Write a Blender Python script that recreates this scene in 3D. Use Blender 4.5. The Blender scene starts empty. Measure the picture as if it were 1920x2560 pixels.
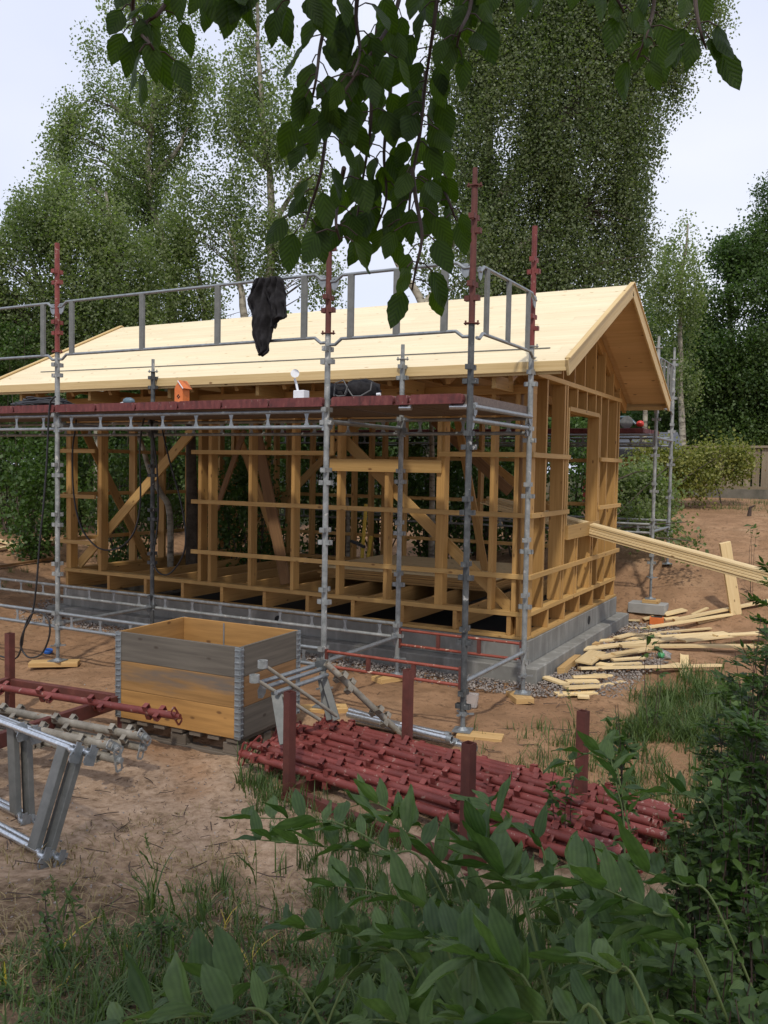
import bpy, bmesh, math, random
import numpy as np
from mathutils import Vector, Matrix, noise
PI = math.pi
SC = bpy.context.scene
COL = SC.collection
RND = random.Random(7)
NR = np.random.default_rng(11)

# ---------------------------------------------------------------- camera, sky, sun
F0 = 2163.16
CF = np.array([-0.47400371, 0.87907711, -0.05043716])
CR = np.array([0.87964313, 0.47531252, 0.01749192])
CU = np.array([-0.03935016, 0.03607547, 0.99857405])
CC = np.array([2.75077, -8.11242, 1.66947])
cam = bpy.data.cameras.new('camera'); camo = bpy.data.objects.new('camera', cam); COL.objects.link(camo)
camo.matrix_world = Matrix(((CR[0], CU[0], -CF[0], CC[0]), (CR[1], CU[1], -CF[1], CC[1]), (CR[2], CU[2], -CF[2], CC[2]), (0, 0, 0, 1)))
cam.sensor_fit = 'HORIZONTAL'; cam.sensor_width = 36; cam.lens = F0 / 1920 * 36
cam.clip_start = 0.05; cam.clip_end = 2000
SC.camera = camo

SUN = Vector((0.24, -0.56, 0.80)).normalized()
sun = bpy.data.lights.new('sun', 'SUN'); sun.energy = 2.2; sun.angle = math.radians(2.5); sun.color = (1, .95, .86)
suno = bpy.data.objects.new('sun', sun); COL.objects.link(suno)
suno.rotation_euler = SUN.to_track_quat('Z', 'Y').to_euler()
w = bpy.data.worlds.new('World'); SC.world = w; w.use_nodes = True
nt = w.node_tree; nt.nodes.clear()
def N(nt, typ, **kw):
    n = nt.nodes.new(typ)
    for k, v in kw.items():
        if k.startswith('i_'): n.inputs[k[2:].replace('_', ' ')].default_value = v
        else: setattr(n, k, v)
    return n
sky = N(nt, 'ShaderNodeTexSky'); sky.sky_type = 'NISHITA'; sky.sun_disc = False
sky.sun_elevation = math.asin(SUN.z); sky.sun_rotation = math.atan2(SUN.x, SUN.y)
tc = N(nt, 'ShaderNodeTexCoord')
mp = N(nt, 'ShaderNodeMapping'); mp.inputs['Scale'].default_value = (1.2, 1.2, 3.2)
ns = N(nt, 'ShaderNodeTexNoise'); ns.inputs['Scale'].default_value = 1.3; ns.inputs['Detail'].default_value = 4; ns.inputs['Roughness'].default_value = .45
cr = N(nt, 'ShaderNodeValToRGB')
cr.color_ramp.elements[0].position = .3; cr.color_ramp.elements[0].color = (6.0, 6.6, 8.4, 1)
cr.color_ramp.elements[1].position = .72; cr.color_ramp.elements[1].color = (8.2, 8.4, 9.3, 1)
mx = N(nt, 'ShaderNodeMix', data_type='RGBA'); mx.inputs[0].default_value = .9
bg = N(nt, 'ShaderNodeBackground'); bg.inputs['Strength'].default_value = .112
wo = N(nt, 'ShaderNodeOutputWorld')
L = nt.links.new
L(tc.outputs['Generated'], mp.inputs[0]); L(mp.outputs[0], ns.inputs['Vector']); L(ns.outputs[0], cr.inputs[0])
L(sky.outputs[0], mx.inputs[6]); L(cr.outputs[0], mx.inputs[7]); L(mx.outputs[2], bg.inputs[0]); L(bg.outputs[0], wo.inputs[0])
SC.view_settings.view_transform = 'Standard'; SC.view_settings.look = 'None'; SC.view_settings.exposure = 0.12

# ---------------------------------------------------------------- helpers to find real places from sight lines
def ray(x, y): return CF + CR * ((x - 960) / F0) - CU * ((y - 1280) / F0)
def at(x, y, t): return Vector(CC + ray(x, y) * t)
def onz(x, y, z): d = ray(x, y); return Vector(CC + d * ((z - CC[2]) / d[2]))
def ony(x, y, Y): d = ray(x, y); return Vector(CC + d * ((Y - CC[1]) / d[1]))
def onx(x, y, X): d = ray(x, y); return Vector(CC + d * ((X - CC[0]) / d[0]))
def itp(x, xs, ys): return np.interp(x, xs, ys)
def sm(t): t = np.clip(t, 0, 1); return t * t * (3 - 2 * t)
def hg(x, y):
    """ground height"""
    near = .34 * sm((-4.4 - y) / 2.4)
    yr = itp(y, [3.9, 4.4, 5.5, 7, 9, 12, 20, 60], [-.38, -.2, .28, .62, .9, 1.15, 1.15, 1.0])
    yl = itp(y, [4.2, 8, 12, 18, 60], [-.38, .1, .5, .8, 1.0])
    b = sm((np.asarray(x) + 4.5) / 4.0)
    hy = yr * b + yl * (1 - b) + .4
    hx = itp(-np.asarray(x), [5.8, 7.2, 10, 13, 60], [0, .18, .75, 1.05, 1.2]) * sm((np.asarray(y) + 4) / 3)
    return -.40 + np.maximum(hy - .02, 0) + np.where(hx > hy, hx - np.maximum(hy, 0), 0) * (1) * (hx > np.maximum(hy, 0)) + near
def g(x, y): return float(hg(x, y))
def gp(px, py):
    d = ray(px, py); t = 1.0
    while t < 80:
        p = CC + d * t
        if p[2] < g(p[0], p[1]): break
        t += .02 if t < 20 else .1
    return Vector((p[0], p[1], g(p[0], p[1])))

# ---------------------------------------------------------------- object helpers
def tag(o, label=None, cat=None, group=None, kind=None):
    for k, v in (('label', label), ('category', cat), ('group', group), ('kind', kind)):
        if v: o[k] = v
    return o
def T(name, label, cat, loc=(0, 0, 0), group=None):
    o = bpy.data.objects.new(name, None); COL.objects.link(o); o.location = loc; o.empty_display_size = .1
    return tag(o, label, cat, group)
def dup(o, parent=None, mat=None):
    c = o.copy(); COL.objects.link(c)
    if parent: c.parent = parent
    for ch in list(o.children): dup(ch, c)
    if mat is not None: c.matrix_world = mat; c.matrix_basis = mat
    return c
def frame(p0, p1, up=(0, 0, 1)):
    z = (Vector(p1) - Vector(p0)); l = z.length; z.normalize()
    u = Vector(up)
    if abs(z.dot(u)) > .98: u = Vector((0, 1, 0))
    x = u.cross(z).normalized(); y = z.cross(x)
    return x, y, z, l
class MB:
    def __init__(s): s.v = []; s.f = []; s.uv = []; s.mi = []
    def add(s, vs, fs, uvs=None, mi=0):
        b = len(s.v); s.v += [tuple(v) for v in vs]
        for i, f in enumerate(fs):
            s.f.append(tuple(b + k for k in f)); s.mi.append(mi)
            s.uv += (uvs[i] if uvs else [(0, 0)] * len(f))
    def beam(s, p0, p1, w, h, up=(0, 0, 1), mi=0, tw=None):
        """box from p0 to p1; w across, h along up"""
        x, y, z, l = frame(p0, p1, up); p0 = Vector(p0); p1 = Vector(p1)
        c = [(-1, -1), (1, -1), (1, 1), (-1, 1)]
        vs = [p0 + x * (a * w / 2) + y * (b * h / 2) for a, b in c] + [p1 + x * (a * w / 2) + y * (b * h / 2) for a, b in c]
        fs = [(0, 1, 5, 4), (1, 2, 6, 5), (2, 3, 7, 6), (3, 0, 4, 7), (3, 2, 1, 0), (4, 5, 6, 7)]
        r = RND.random() * 50; q = RND.random() * 50; uvs = []; a = q
        for k, d in enumerate((w, h, w, h)):
            uvs.append([(r, a), (r, a + d), (r + l, a + d), (r + l, a)]); a += d
        uvs.append([(r + 90, q), (r + 90 + .01, q), (r + 90 + .01, q + h), (r + 90, q + h)]); uvs.append(uvs[-1])
        s.add(vs, fs, uvs, mi); return s
    def box(s, a, b, mi=0):
        """axis box from corner a to b, grain along longest side"""
        a = Vector(a); b = Vector(b); d = b - a; k = max(range(3), key=lambda i: abs(d[i])); m = (a + b) / 2
        p0 = m.copy(); p1 = m.copy(); p0[k] = a[k]; p1[k] = b[k]
        if k == 0: s.beam(p0, p1, abs(d.y), abs(d.z), (0, 0, 1), mi)
        elif k == 1: s.beam(p0, p1, abs(d.x), abs(d.z), (0, 0, 1), mi)
        else: s.beam(p0, p1, abs(d.x), abs(d.y), (0, 1, 0), mi)
        return s
    def tube(s, pts, r, n=10, cap=True, mi=0, rs=None):
        pts = [Vector(p) for p in pts]; rings = []; l = 0; ru = RND.random() * 20
        prev = None; vs = []
        for i, p in enumerate(pts):
            t = (pts[min(i + 1, len(pts) - 1)] - pts[max(i - 1, 0)]).normalized()
            if prev is None:
                u = Vector((0, 0, 1)) if abs(t.z) < .9 else Vector((1, 0, 0)); x = u.cross(t).normalized()
            else: x = (prev - t * prev.dot(t)).normalized()
            prev = x; y = t.cross(x); rr = rs[i] if rs else r
            if i: l += (p - pts[i - 1]).length
            for k in range(n):
                a = 2 * PI * k / n; vs.append(p + (x * math.cos(a) + y * math.sin(a)) * rr)
            rings.append(l + ru)
        fs = []; uvs = []
        for i in range(len(pts) - 1):
            for k in range(n):
                k2 = (k + 1) % n; fs.append((i * n + k, i * n + k2, (i + 1) * n + k2, (i + 1) * n + k))
                c = 2 * PI * r / n
                uvs.append([(rings[i], k * c), (rings[i], (k + 1) * c), (rings[i + 1], (k + 1) * c), (rings[i + 1], k * c)])
        if cap:
            fs.append(tuple(range(n - 1, -1, -1))); uvs.append([(0, 0)] * n)
            b = (len(pts) - 1) * n; fs.append(tuple(range(b, b + n))); uvs.append([(0, 0)] * n)
        s.add(vs, fs, uvs, mi); return s
    def pipe(s, p0, p1, r, n=12, wall=.004, mi=0):
        """open hollow tube"""
        x, y, z, l = frame(p0, p1); vs = []
        for P, R_ in ((p0, r), (p1, r), (p1, r - wall), (p0, r - wall)):
            for k in range(n):
                a = 2 * PI * k / n; vs.append(Vector(P) + (x * math.cos(a) + y * math.sin(a)) * R_)
        fs = []; uvs = []; ru = RND.random() * 20
        for i in range(4):
            j = (i + 1) % 4
            for k in range(n):
                k2 = (k + 1) % n; fs.append((i * n + k, i * n + k2, j * n + k2, j * n + k))
                u0 = ru + (l if i in (1, 2) else 0); u1 = ru + (l if j in (1, 2) else 0); c = 2 * PI * r / n
                uvs.append([(u0, k * c), (u0, (k + 1) * c), (u1, (k + 1) * c), (u1, k * c)])
        s.add(vs, fs, uvs, mi); return s
    def plate(s, outline, o, ax, ay, th, holes=None, mi=0):
        """extruded polygon in plane (ax, ay) at o"""
        o = Vector(o); ax = Vector(ax).normalized(); ay = Vector(ay).normalized(); nz = ax.cross(ay).normalized() * th / 2
        n = len(outline); vs = [o + ax * a + ay * b - nz for a, b in outline] + [o + ax * a + ay * b + nz for a, b in outline]
        fs = [tuple(range(n - 1, -1, -1)), tuple(range(n, 2 * n))]; uvs = [[outline[k] for k in range(n - 1, -1, -1)], list(outline)]
        for k in range(n):
            k2 = (k + 1) % n; fs.append((k, k2, n + k2, n + k)); uvs.append([outline[k], outline[k2], outline[k2], outline[k]])
        s.add(vs, fs, uvs, mi); return s
    def build(s, name, mat, parent=None, smooth=False, bevel=0, loc=None):
        me = bpy.data.meshes.new(name); off = Vector((0, 0, 0))
        if parent is not None:
            p = parent; off = Vector((0, 0, 0))
            while p is not None: off += p.location; p = p.parent
        elif loc is not None: off = Vector(loc)
        me.from_pydata([tuple(Vector(v) - off) for v in s.v], [], s.f)
        uvl = me.uv_layers.new(name='UVMap'); uvl.data.foreach_set('uv', np.array(s.uv, dtype=np.float32).ravel())
        for m in (mat if isinstance(mat, (list, tuple)) else [mat]): me.materials.append(m)
        if isinstance(mat, (list, tuple)): me.polygons.foreach_set('material_index', s.mi)
        if smooth: me.polygons.foreach_set('use_smooth', [len(f) < 7 for f in s.f])
        me.update()
        o = bpy.data.objects.new(name, me); COL.objects.link(o)
        if parent is not None: o.parent = parent
        elif loc is not None: o.location = off
        if bevel:
            b = o.modifiers.new('edge', 'BEVEL'); b.width = bevel; b.segments = 1; b.limit_method = 'ANGLE'; b.angle_limit = math.radians(50)
        if smooth and hasattr(me, 'set_sharp_from_angle'): me.set_sharp_from_angle(angle=math.radians(45))
        return o
def npmesh(name, V, Fq, mat, parent=None, attr=None, smooth=False, loc=None, uv=None):
    """numpy mesh: V (n,3), Fq (m,k)"""
    off = np.zeros(3)
    if parent is not None:
        p = parent
        while p is not None: off = off + np.array(p.location); p = p.parent
    elif loc is not None: off = np.array(loc)
    V = V - off; k = Fq.shape[1]; m = len(Fq)
    me = bpy.data.meshes.new(name); me.vertices.add(len(V)); me.vertices.foreach_set('co', V.astype(np.float32).ravel())
    me.loops.add(m * k); me.loops.foreach_set('vertex_index', Fq.astype(np.int32).ravel())
    me.polygons.add(m); me.polygons.foreach_set('loop_start', np.arange(0, m * k, k, dtype=np.int32)); me.polygons.foreach_set('loop_total', np.full(m, k, dtype=np.int32))
    if smooth: me.polygons.foreach_set('use_smooth', np.ones(m, dtype=bool))
    me.update(calc_edges=True)
    if attr is not None:
        a = me.attributes.new('rnd', 'FLOAT', 'FACE'); a.data.foreach_set('value', attr.astype(np.float32))
    if uv is not None:
        u = me.uv_layers.new(name='UVMap'); u.data.foreach_set('uv', uv.astype(np.float32).ravel())
    me.materials.append(mat)
    o = bpy.data.objects.new(name, me); COL.objects.link(o)
    if parent is not None: o.parent = parent
    elif loc is not None: o.location = tuple(off)
    return o

# ---------------------------------------------------------------- materials
def newmat(name):
    m = bpy.data.materials.new(name); m.use_nodes = True; t = m.node_tree; t.nodes.clear()
    o = N(t, 'ShaderNodeOutputMaterial'); b = N(t, 'ShaderNodeBsdfPrincipled'); t.links.new(b.outputs[0], o.inputs[0])
    return m, t, b, o
def ramp(t, src, stops, interp='LINEAR'):
    r = N(t, 'ShaderNodeValToRGB'); r.color_ramp.interpolation = interp; e = r.color_ramp.elements
    while len(e) < len(stops): e.new(.5)
    for i, (p, c) in enumerate(stops): e[i].position = p; e[i].color = (c[0], c[1], c[2], 1) if hasattr(c, '__len__') else (c, c, c, 1)
    t.links.new(src, r.inputs[0]); return r.outputs[0]
def tnoise(t, vec, scale, detail=3, rough=.5, out=0):
    n = N(t, 'ShaderNodeTexNoise'); n.inputs['Scale'].default_value = scale; n.inputs['Detail'].default_value = detail; n.inputs['Roughness'].default_value = rough
    if vec is not None: t.links.new(vec, n.inputs['Vector'])
    return n.outputs[out]
def tmap(t, vec, sc):
    n = N(t, 'ShaderNodeMapping'); n.inputs['Scale'].default_value = sc; t.links.new(vec, n.inputs[0]); return n.outputs[0]
def tmix(t, fac, a, b, mode='MIX'):
    n = N(t, 'ShaderNodeMix', data_type='RGBA', blend_type=mode)
    for i, v in ((0, fac), (6, a), (7, b)):
        if isinstance(v, (int, float)): n.inputs[i].default_value = v
        elif isinstance(v, tuple): n.inputs[i].default_value = (v[0], v[1], v[2], 1)
        else: t.links.new(v, n.inputs[i])
    return n.outputs[2]
def tbump(t, b, h, st=.3, dist=.01):
    n = N(t, 'ShaderNodeBump'); n.inputs['Strength'].default_value = st; n.inputs['Distance'].default_value = dist
    t.links.new(h, n.inputs['Height']); t.links.new(n.outputs[0], b.inputs['Normal'])
def wood(name, c0, c1, knot=(.16, .075, .025), rough=.6, grain=(1.6, 45, 1), var=.25, weather=None, knots=True):
    m, t, b, o = newmat(name); uv = N(t, 'ShaderNodeUVMap').outputs[0]
    g1 = tnoise(t, tmap(t, uv, grain), 1.0, 4, .6)
    lo = tnoise(t, tmap(t, uv, (.5, 3.0, 1)), 1.0, 2)
    c = ramp(t, g1, [(.3, c1), (.62, c0)])
    c = tmix(t, ramp(t, lo, [(.3, 0), (.7, var)]), c, tuple(k * .62 for k in c1))
    if weather:
        wn = tnoise(t, tmap(t, uv, (1.0, 6, 1)), 1.0, 4, .6)
        c = tmix(t, ramp(t, wn, [(.5, 0), (.66, 1)]), c, weather)
    if knots:
        v = N(t, 'ShaderNodeTexVoronoi'); v.inputs['Scale'].default_value = 1; v.inputs['Randomness'].default_value = 1
        t.links.new(tmap(t, uv, (4.2, 9, 1)), v.inputs['Vector'])
        kn = ramp(t, v.outputs['Distance'], [(.0, 1), (.07, .85), (.13, 0)])
        c = tmix(t, kn, c, knot)
    oi = N(t, 'ShaderNodeObjectInfo').outputs['Random']
    c = tmix(t, 1.0, c, ramp(t, oi, [(0, (.80, .77, .72)), (.5, (.97, .96, .95)), (1, (1.08, 1.06, 1.0))]), 'MULTIPLY')
    t.links.new(c, b.inputs['Base Color']); b.inputs['Roughness'].default_value = rough
    b.inputs['Specular IOR Level'].default_value = .25
    tbump(t, b, g1, .25, .002); return m
def speck(name, stops, scale=8, rough=.5, metal=0.0, bump=.2, spec=.5, chips=None, coord='Object', stretch=(1, 1, 1), vary=None):
    m, t, b, o = newmat(name); co = N(t, 'ShaderNodeTexCoord').outputs[coord]; co = tmap(t, co, stretch)
    n = tnoise(t, co, scale, 5, .65); c = ramp(t, n, stops)
    if chips:
        n2 = tnoise(t, co, chips[0], 4, .7); c = tmix(t, ramp(t, n2, [(chips[1], 0), (chips[1] + .04, 1)]), c, chips[2])
    if vary:
        c = tmix(t, 1.0, c, ramp(t, N(t, 'ShaderNodeObjectInfo').outputs['Random'], [(0, vary[0]), (1, vary[1])]), 'MULTIPLY')
    t.links.new(c, b.inputs['Base Color']); b.inputs['Roughness'].default_value = rough; b.inputs['Metallic'].default_value = metal
    b.inputs['Specular IOR Level'].default_value = spec
    if bump: tbump(t, b, tnoise(t, co, scale * 4, 3), bump, .004)
    return m
def leafmat(name, c0, c1, trans=.35, rough=.5, spec=.3, tc_=None, veins=False):
    m, t, b, o = newmat(name); a = N(t, 'ShaderNodeAttribute'); a.attribute_name = 'rnd'
    c = ramp(t, a.outputs['Fac'], [(0, c0), (1, c1)])
    if veins:
        uv = N(t, 'ShaderNodeUVMap').outputs[0]
        wv = N(t, 'ShaderNodeTexWave'); wv.bands_direction = veins; wv.inputs['Scale'].default_value = 1.3 if veins == 'X' else 1.0; wv.inputs['Distortion'].default_value = .4
        t.links.new(uv, wv.inputs['Vector'])
        c = tmix(t, .3 if veins == 'X' else .14, c, tmix(t, wv.outputs[0], tuple(k * .6 for k in c0), tuple(k * 1.25 for k in c1)))
        sp = tnoise(t, tmap(t, N(t, 'ShaderNodeTexCoord').outputs['Object'], (1, 1, 1)), 30, 3)
        c = tmix(t, ramp(t, sp, [(.35, .35), (.6, 0)]), c, tuple(k * .55 for k in c0))
        tbump(t, b, wv.outputs[0], .2, .002)
    t.links.new(c, b.inputs['Base Color']); b.inputs['Roughness'].default_value = rough; b.inputs['Specular IOR Level'].default_value = spec
    tr = N(t, 'ShaderNodeBsdfTranslucent'); t.links.new(tmix(t, 1.0, c, tc_ or (1.5, 1.9, .7), 'MULTIPLY'), tr.inputs[0])
    mxs = N(t, 'ShaderNodeMixShader'); mxs.inputs[0].default_value = trans
    t.links.new(b.outputs[0], mxs.inputs[1]); t.links.new(tr.outputs[0], mxs.inputs[2]); t.links.new(mxs.outputs[0], o.inputs[0])
    return m
M = {}
M['stud'] = wood('spruce_stud', (.56, .335, .12), (.42, .235, .075), var=.5)
M['stud2'] = wood('spruce_batten', (.60, .385, .15), (.47, .285, .10), var=.5)
M['joist'] = wood('spruce_joist', (.52, .31, .115), (.39, .215, .072), var=.4)
M['brownwood'] = wood('brown_board', (.30, .17, .08), (.20, .11, .05))
M['roof'] = wood('roof_sheathing', (.80, .70, .50), (.72, .60, .39), knot=(.42, .27, .12), grain=(1.0, 26, 1), var=.3)
M['soffit'] = wood('soffit_board', (.76, .54, .30), (.66, .44, .22), grain=(1.0, 22, 1))
M['trim'] = wood('roof_trim', (.68, .51, .26), (.58, .41, .19))
M['scrap'] = wood('pale_scrap', (.80, .64, .37), (.68, .50, .26), var=.12)
M['pad'] = wood('pad_wood', (.60, .40, .18), (.46, .28, .11))
M['greyw'] = wood('weathered_board', (.155, .135, .11), (.095, .082, .068), knot=(.06, .045, .035), grain=(1.4, 26, 1))
M['midw'] = wood('half_weathered_board', (.43, .24, .09), (.27, .15, .055), weather=(.17, .14, .115), knot=(.12, .07, .03), grain=(1.4, 26, 1))
M['yelw'] = wood('fresh_collar_board', (.46, .25, .085), (.30, .16, .055), knot=(.14, .07, .03), grain=(1.4, 20, 1))
M['fencew'] = wood('fence_board', (.30, .25, .18), (.21, .17, .12), grain=(1, 20, 1))
M['palw'] = wood('pallet_wood', (.19, .16, .13), (.12, .10, .08))
M['deck'] = speck('red_deck_board', [(.3, (.06, .016, .015)), (.5, (.13, .028, .026)), (.75, (.20, .06, .05))], 9, .7, 0, .3, chips=(14, .66, (.30, .22, .18)), stretch=(3, 3, 1))
M['deckside'] = speck('grey_deck_wood', [(.3, (.10, .075, .065)), (.7, (.20, .15, .12))], 6, .8, stretch=(1, 8, 8))
M['galv'] = speck('galvanised_steel', [(.3, (.21, .23, .24)), (.6, (.31, .33, .34)), (.8, (.42, .44, .45))], 22, .45, .55, .15)
M['galvdirty'] = speck('worn_galvanised_steel', [(.3, (.17, .18, .175)), (.55, (.30, .31, .30)), (.75, (.44, .44, .42))], 11, .6, .3, .35, chips=(16, .62, (.52, .50, .46)))
M['galvdark'] = speck('cement_splashed_dark_steel', [(.3, (.035, .038, .04)), (.6, (.10, .105, .105)), (.8, (.2, .2, .2))], 12, .6, .3, .4, chips=(8, .63, (.45, .44, .41)))
M['galvbright'] = speck('new_galvanised_steel', [(.3, (.45, .48, .50)), (.55, (.62, .65, .67)), (.7, (.8, .82, .84))], 60, .3, .85, .1)
M['flatgrey'] = speck('grey_flat_bar', [(.3, (.13, .135, .125)), (.7, (.20, .20, .185))], 14, .6, .2, .15)
M['oldgrey'] = speck('muddy_grey_steel', [(.3, (.16, .14, .11)), (.6, (.29, .26, .21)), (.8, (.42, .38, .31))], 14, .75, .15, .3, chips=(20, .62, (.22, .11, .05)))
M['red'] = speck('red_oxide_paint', [(.25, (.12, .026, .021)), (.5, (.205, .042, .034)), (.8, (.27, .078, .062))], 7, .55, 0, .3, .4, chips=(22, .62, (.36, .22, .18)), vary=((.72, .74, .74), (1.12, 1.12, 1.1)))
M['rustred'] = speck('rusty_red_paint', [(.25, (.070, .020, .014)), (.6, (.125, .034, .024)), (.8, (.19, .075, .05))], 10, .7, 0, .3)
M['redgal'] = speck('scuffed_red_tube', [(.25, (.19, .04, .022)), (.6, (.28, .065, .04)), (.85, (.30, .12, .08))], 12, .5, 0, .2, chips=(14, .61, (.62, .48, .36)))
M['darkconcrete'] = speck('dark_concrete', [(.3, (.10, .095, .075)), (.6, (.17, .155, .125)), (.8, (.22, .20, .165))], 4, .9, 0, .5, .2)  # darker, slightly brown concrete for the fence base
M['concrete'] = speck('concrete', [(.3, (.25, .245, .23)), (.6, (.33, .325, .305)), (.8, (.39, .38, .355))], 4, .9, 0, .5, .2, chips=(7, .66, (.21, .205, .195)))
M['black'] = speck('black_rubber', [(.3, (.012, .012, .013)), (.7, (.022, .022, .024))], 20, .5)
M['cloth'] = speck('black_cloth', [(.3, (.014, .013, .014)), (.7, (.030, .028, .030))], 30, .9, 0, .4, .2)
M['clothseam'] = speck('grey_seam', [(.3, (.10, .10, .10)), (.7, (.16, .16, .16))], 30, .9)
M['orange'] = speck('orange_paint', [(.3, (.62, .15, .03)), (.7, (.72, .20, .05))], 12, .5)
M['white'] = speck('white_plastic', [(.3, (.72, .73, .76)), (.7, (.80, .81, .84))], 12, .4)
M['blue'] = speck('blue_plastic', [(.3, (.02, .09, .35)), (.7, (.03, .13, .45))], 12, .4)
M['tool'] = speck('tool_grey', [(.3, (.05, .09, .12)), (.7, (.10, .16, .20))], 12, .4)
M['toolred'] = speck('tool_red', [(.3, (.5, .03, .02)), (.7, (.6, .05, .03))], 12, .4)
M['yellow'] = speck('yellow_paint', [(.3, (.55, .36, .03)), (.7, (.65, .45, .05))], 12, .5)
M['dark'] = speck('black_and_shade', [(.3, (.01, .01, .01)), (.7, (.015, .015, .015))], 12, .9)  # near black; also painted as the shade in vents and crawl space
M['bark'] = speck('birch_bark', [(.35, (.09, .075, .06)), (.5, (.30, .27, .21)), (.75, (.46, .42, .34))], 3, .85, 0, .4, .2, chips=(5, .62, (.04, .035, .03)), stretch=(1, 1, 3))
M['barkd'] = speck('dark_bark', [(.3, (.05, .04, .03)), (.7, (.13, .105, .08))], 9, .9, 0, .5, .2)
M['twig'] = speck('dark_twig', [(.3, (.035, .022, .018)), (.7, (.08, .05, .035))], 9, .8)
M['redwall'] = speck('red_cottage_paint', [(.3, (.24, .028, .022)), (.7, (.32, .04, .03))], 3, .8)
M['slate'] = speck('dark_roof', [(.3, (.06, .065, .075)), (.7, (.11, .115, .13))], 2, .8)
M['pebble'] = speck('crushed_stone', [(.3, (.16, .14, .125)), (.55, (.30, .26, .23)), (.75, (.46, .41, .37))], 9, .9, 0, .2, .2)
M['birch'] = leafmat('birch_leaf', (.075, .108, .038), (.25, .285, .135), .44, .5, .4)
M['birch2'] = leafmat('birch_leaf_dark', (.050, .076, .026), (.205, .235, .115), .38, .5, .4)
M['bushleaf'] = leafmat('bush_leaf', (.030, .062, .014), (.080, .135, .032), .3)
M['darkleaf'] = leafmat('dark_tree_leaf', (.036, .072, .020), (.105, .155, .048), .34)
M['brushleaf'] = leafmat('cut_birch_leaf', (.09, .11, .022), (.27, .26, .07), .3)
M['hang'] = leafmat('hanging_leaf', (.022, .046, .008), (.050, .090, .014), .45, .5, .22, tc_=(1.9, 2.0, .4), veins='X')
M['seal'] = leafmat('broad_herb_leaf', (.038, .076, .021), (.110, .170, .052), .28, .5, .28, veins='Y')
M['stem'] = leafmat('herb_stem', (.12, .16, .05), (.20, .22, .08), .1)
M['grass'] = leafmat('grass_blade', (.035, .065, .018), (.11, .16, .045), .3, .5, .35)
M['straw'] = leafmat('dry_straw', (.16, .11, .055), (.34, .26, .14), .2)
M['yleaf'] = leafmat('yellow_blade', (.45, .33, .05), (.6, .45, .1), .3)

# ---------------------------------------------------------------- ground
def axis(lo, a, b, hi, step):
    o1 = -np.geomspace(step, -(lo - a), 26)[::-1] + a; o2 = np.geomspace(step, hi - b, 26) + b
    return np.concatenate([o1, np.arange(a, b + 1e-6, step), o2])
gx = axis(-160, -9, 4.5, 160, .055); gy = axis(-60, -7.5, 7.5, 260, .055)
GX, GY = np.meshgrid(gx, gy); Z = hg(GX, GY)
def fbm(X, Y, sc, seed, oct=4):
    out = np.zeros_like(X); r = np.random.default_rng(seed); amp = 1
    for o in range(oct):
        G = r.random((64, 64)); u = X * sc % 64; v = Y * sc % 64
        i = np.floor(u).astype(int); j = np.floor(v).astype(int); fu = sm(u - i); fv = sm(v - j); i %= 64; j %= 64; i1 = (i + 1) % 64; j1 = (j + 1) % 64
        out += amp * ((G[i, j] * (1 - fu) + G[i1, j] * fu) * (1 - fv) + (G[i, j1] * (1 - fu) + G[i1, j1] * fu) * fv - .5)
        amp *= .55; sc *= 2.1
    return out
inner = ((GX > -9) & (GX < 4.5) & (GY > -7.5) & (GY < 9)).astype(float)
Z = Z + .05 * fbm(GX, GY, .9, 3) * inner + .034 * fbm(GX, GY, 4.0, 4, 3) * inner
# trampled shallow dents
for k in range(240):
    cx = RND.uniform(-7, 3.5); cy = RND.uniform(-6, 8); r = RND.uniform(.05, .12)
    if -6.7 < cx < .3 and -.3 < cy < 3.9: continue
    d2 = ((GX - cx) ** 2 + ((GY - cy) * 1.6) ** 2) / r ** 2
    Z = Z - .018 * np.exp(-d2) + .008 * np.exp(-(np.sqrt(d2) - 1.6) ** 2 * 3)
V = np.stack([GX.ravel(), GY.ravel(), Z.ravel()], 1); nx = len(gx); ny = len(gy)
I = np.arange((ny - 1) * nx).reshape(ny - 1, nx)[:, :-1].ravel()
Fq = np.stack([I, I + 1, I + nx + 1, I + nx], 1)
m, t, b, o = newmat('sand_and_soil'); co = N(t, 'ShaderNodeTexCoord').outputs['Object']
sx = N(t, 'ShaderNodeSeparateXYZ'); t.links.new(co, sx.inputs[0])
def math_(t, op, a, b2=None, c=None):
    n = N(t, 'ShaderNodeMath', operation=op)
    for i, v in enumerate((a, b2, c)):
        if v is None: continue
        if isinstance(v, (int, float)): n.inputs[i].default_value = v
        else: t.links.new(v, n.inputs[i])
    return n.outputs[0]
n1 = tnoise(t, co, 1.1, 4, .55); n2 = tnoise(t, co, 14, 5, .7); n3 = tnoise(t, co, 90, 3, .6); n4 = tnoise(t, co, .5, 3)
sand = ramp(t, n1, [(.3, (.27, .155, .085)), (.55, (.345, .205, .115)), (.75, (.40, .26, .155))])
sand = tmix(t, ramp(t, n2, [(.32, .85), (.48, 0)]), sand, (.12, .07, .04)); sand = tmix(t, ramp(t, tnoise(t, co, 3.2, 5, .6), [(.42, .5), (.56, 0)]), sand, (.20, .115, .062))
sand = tmix(t, ramp(t, n3, [(.58, 0), (.75, .35)]), sand, (.52, .38, .25))
soil = ramp(t, n2, [(.3, (.06, .04, .026)), (.5, (.17, .115, .072)), (.7, (.33, .235, .155))])
pale = ramp(t, n2, [(.3, (.17, .11, .068)), (.48, (.34, .235, .155)), (.7, (.47, .34, .24))])
forest = ramp(t, n2, [(.35, (.035, .032, .015)), (.6, (.07, .075, .03)), (.75, (.12, .10, .05))])
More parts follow.
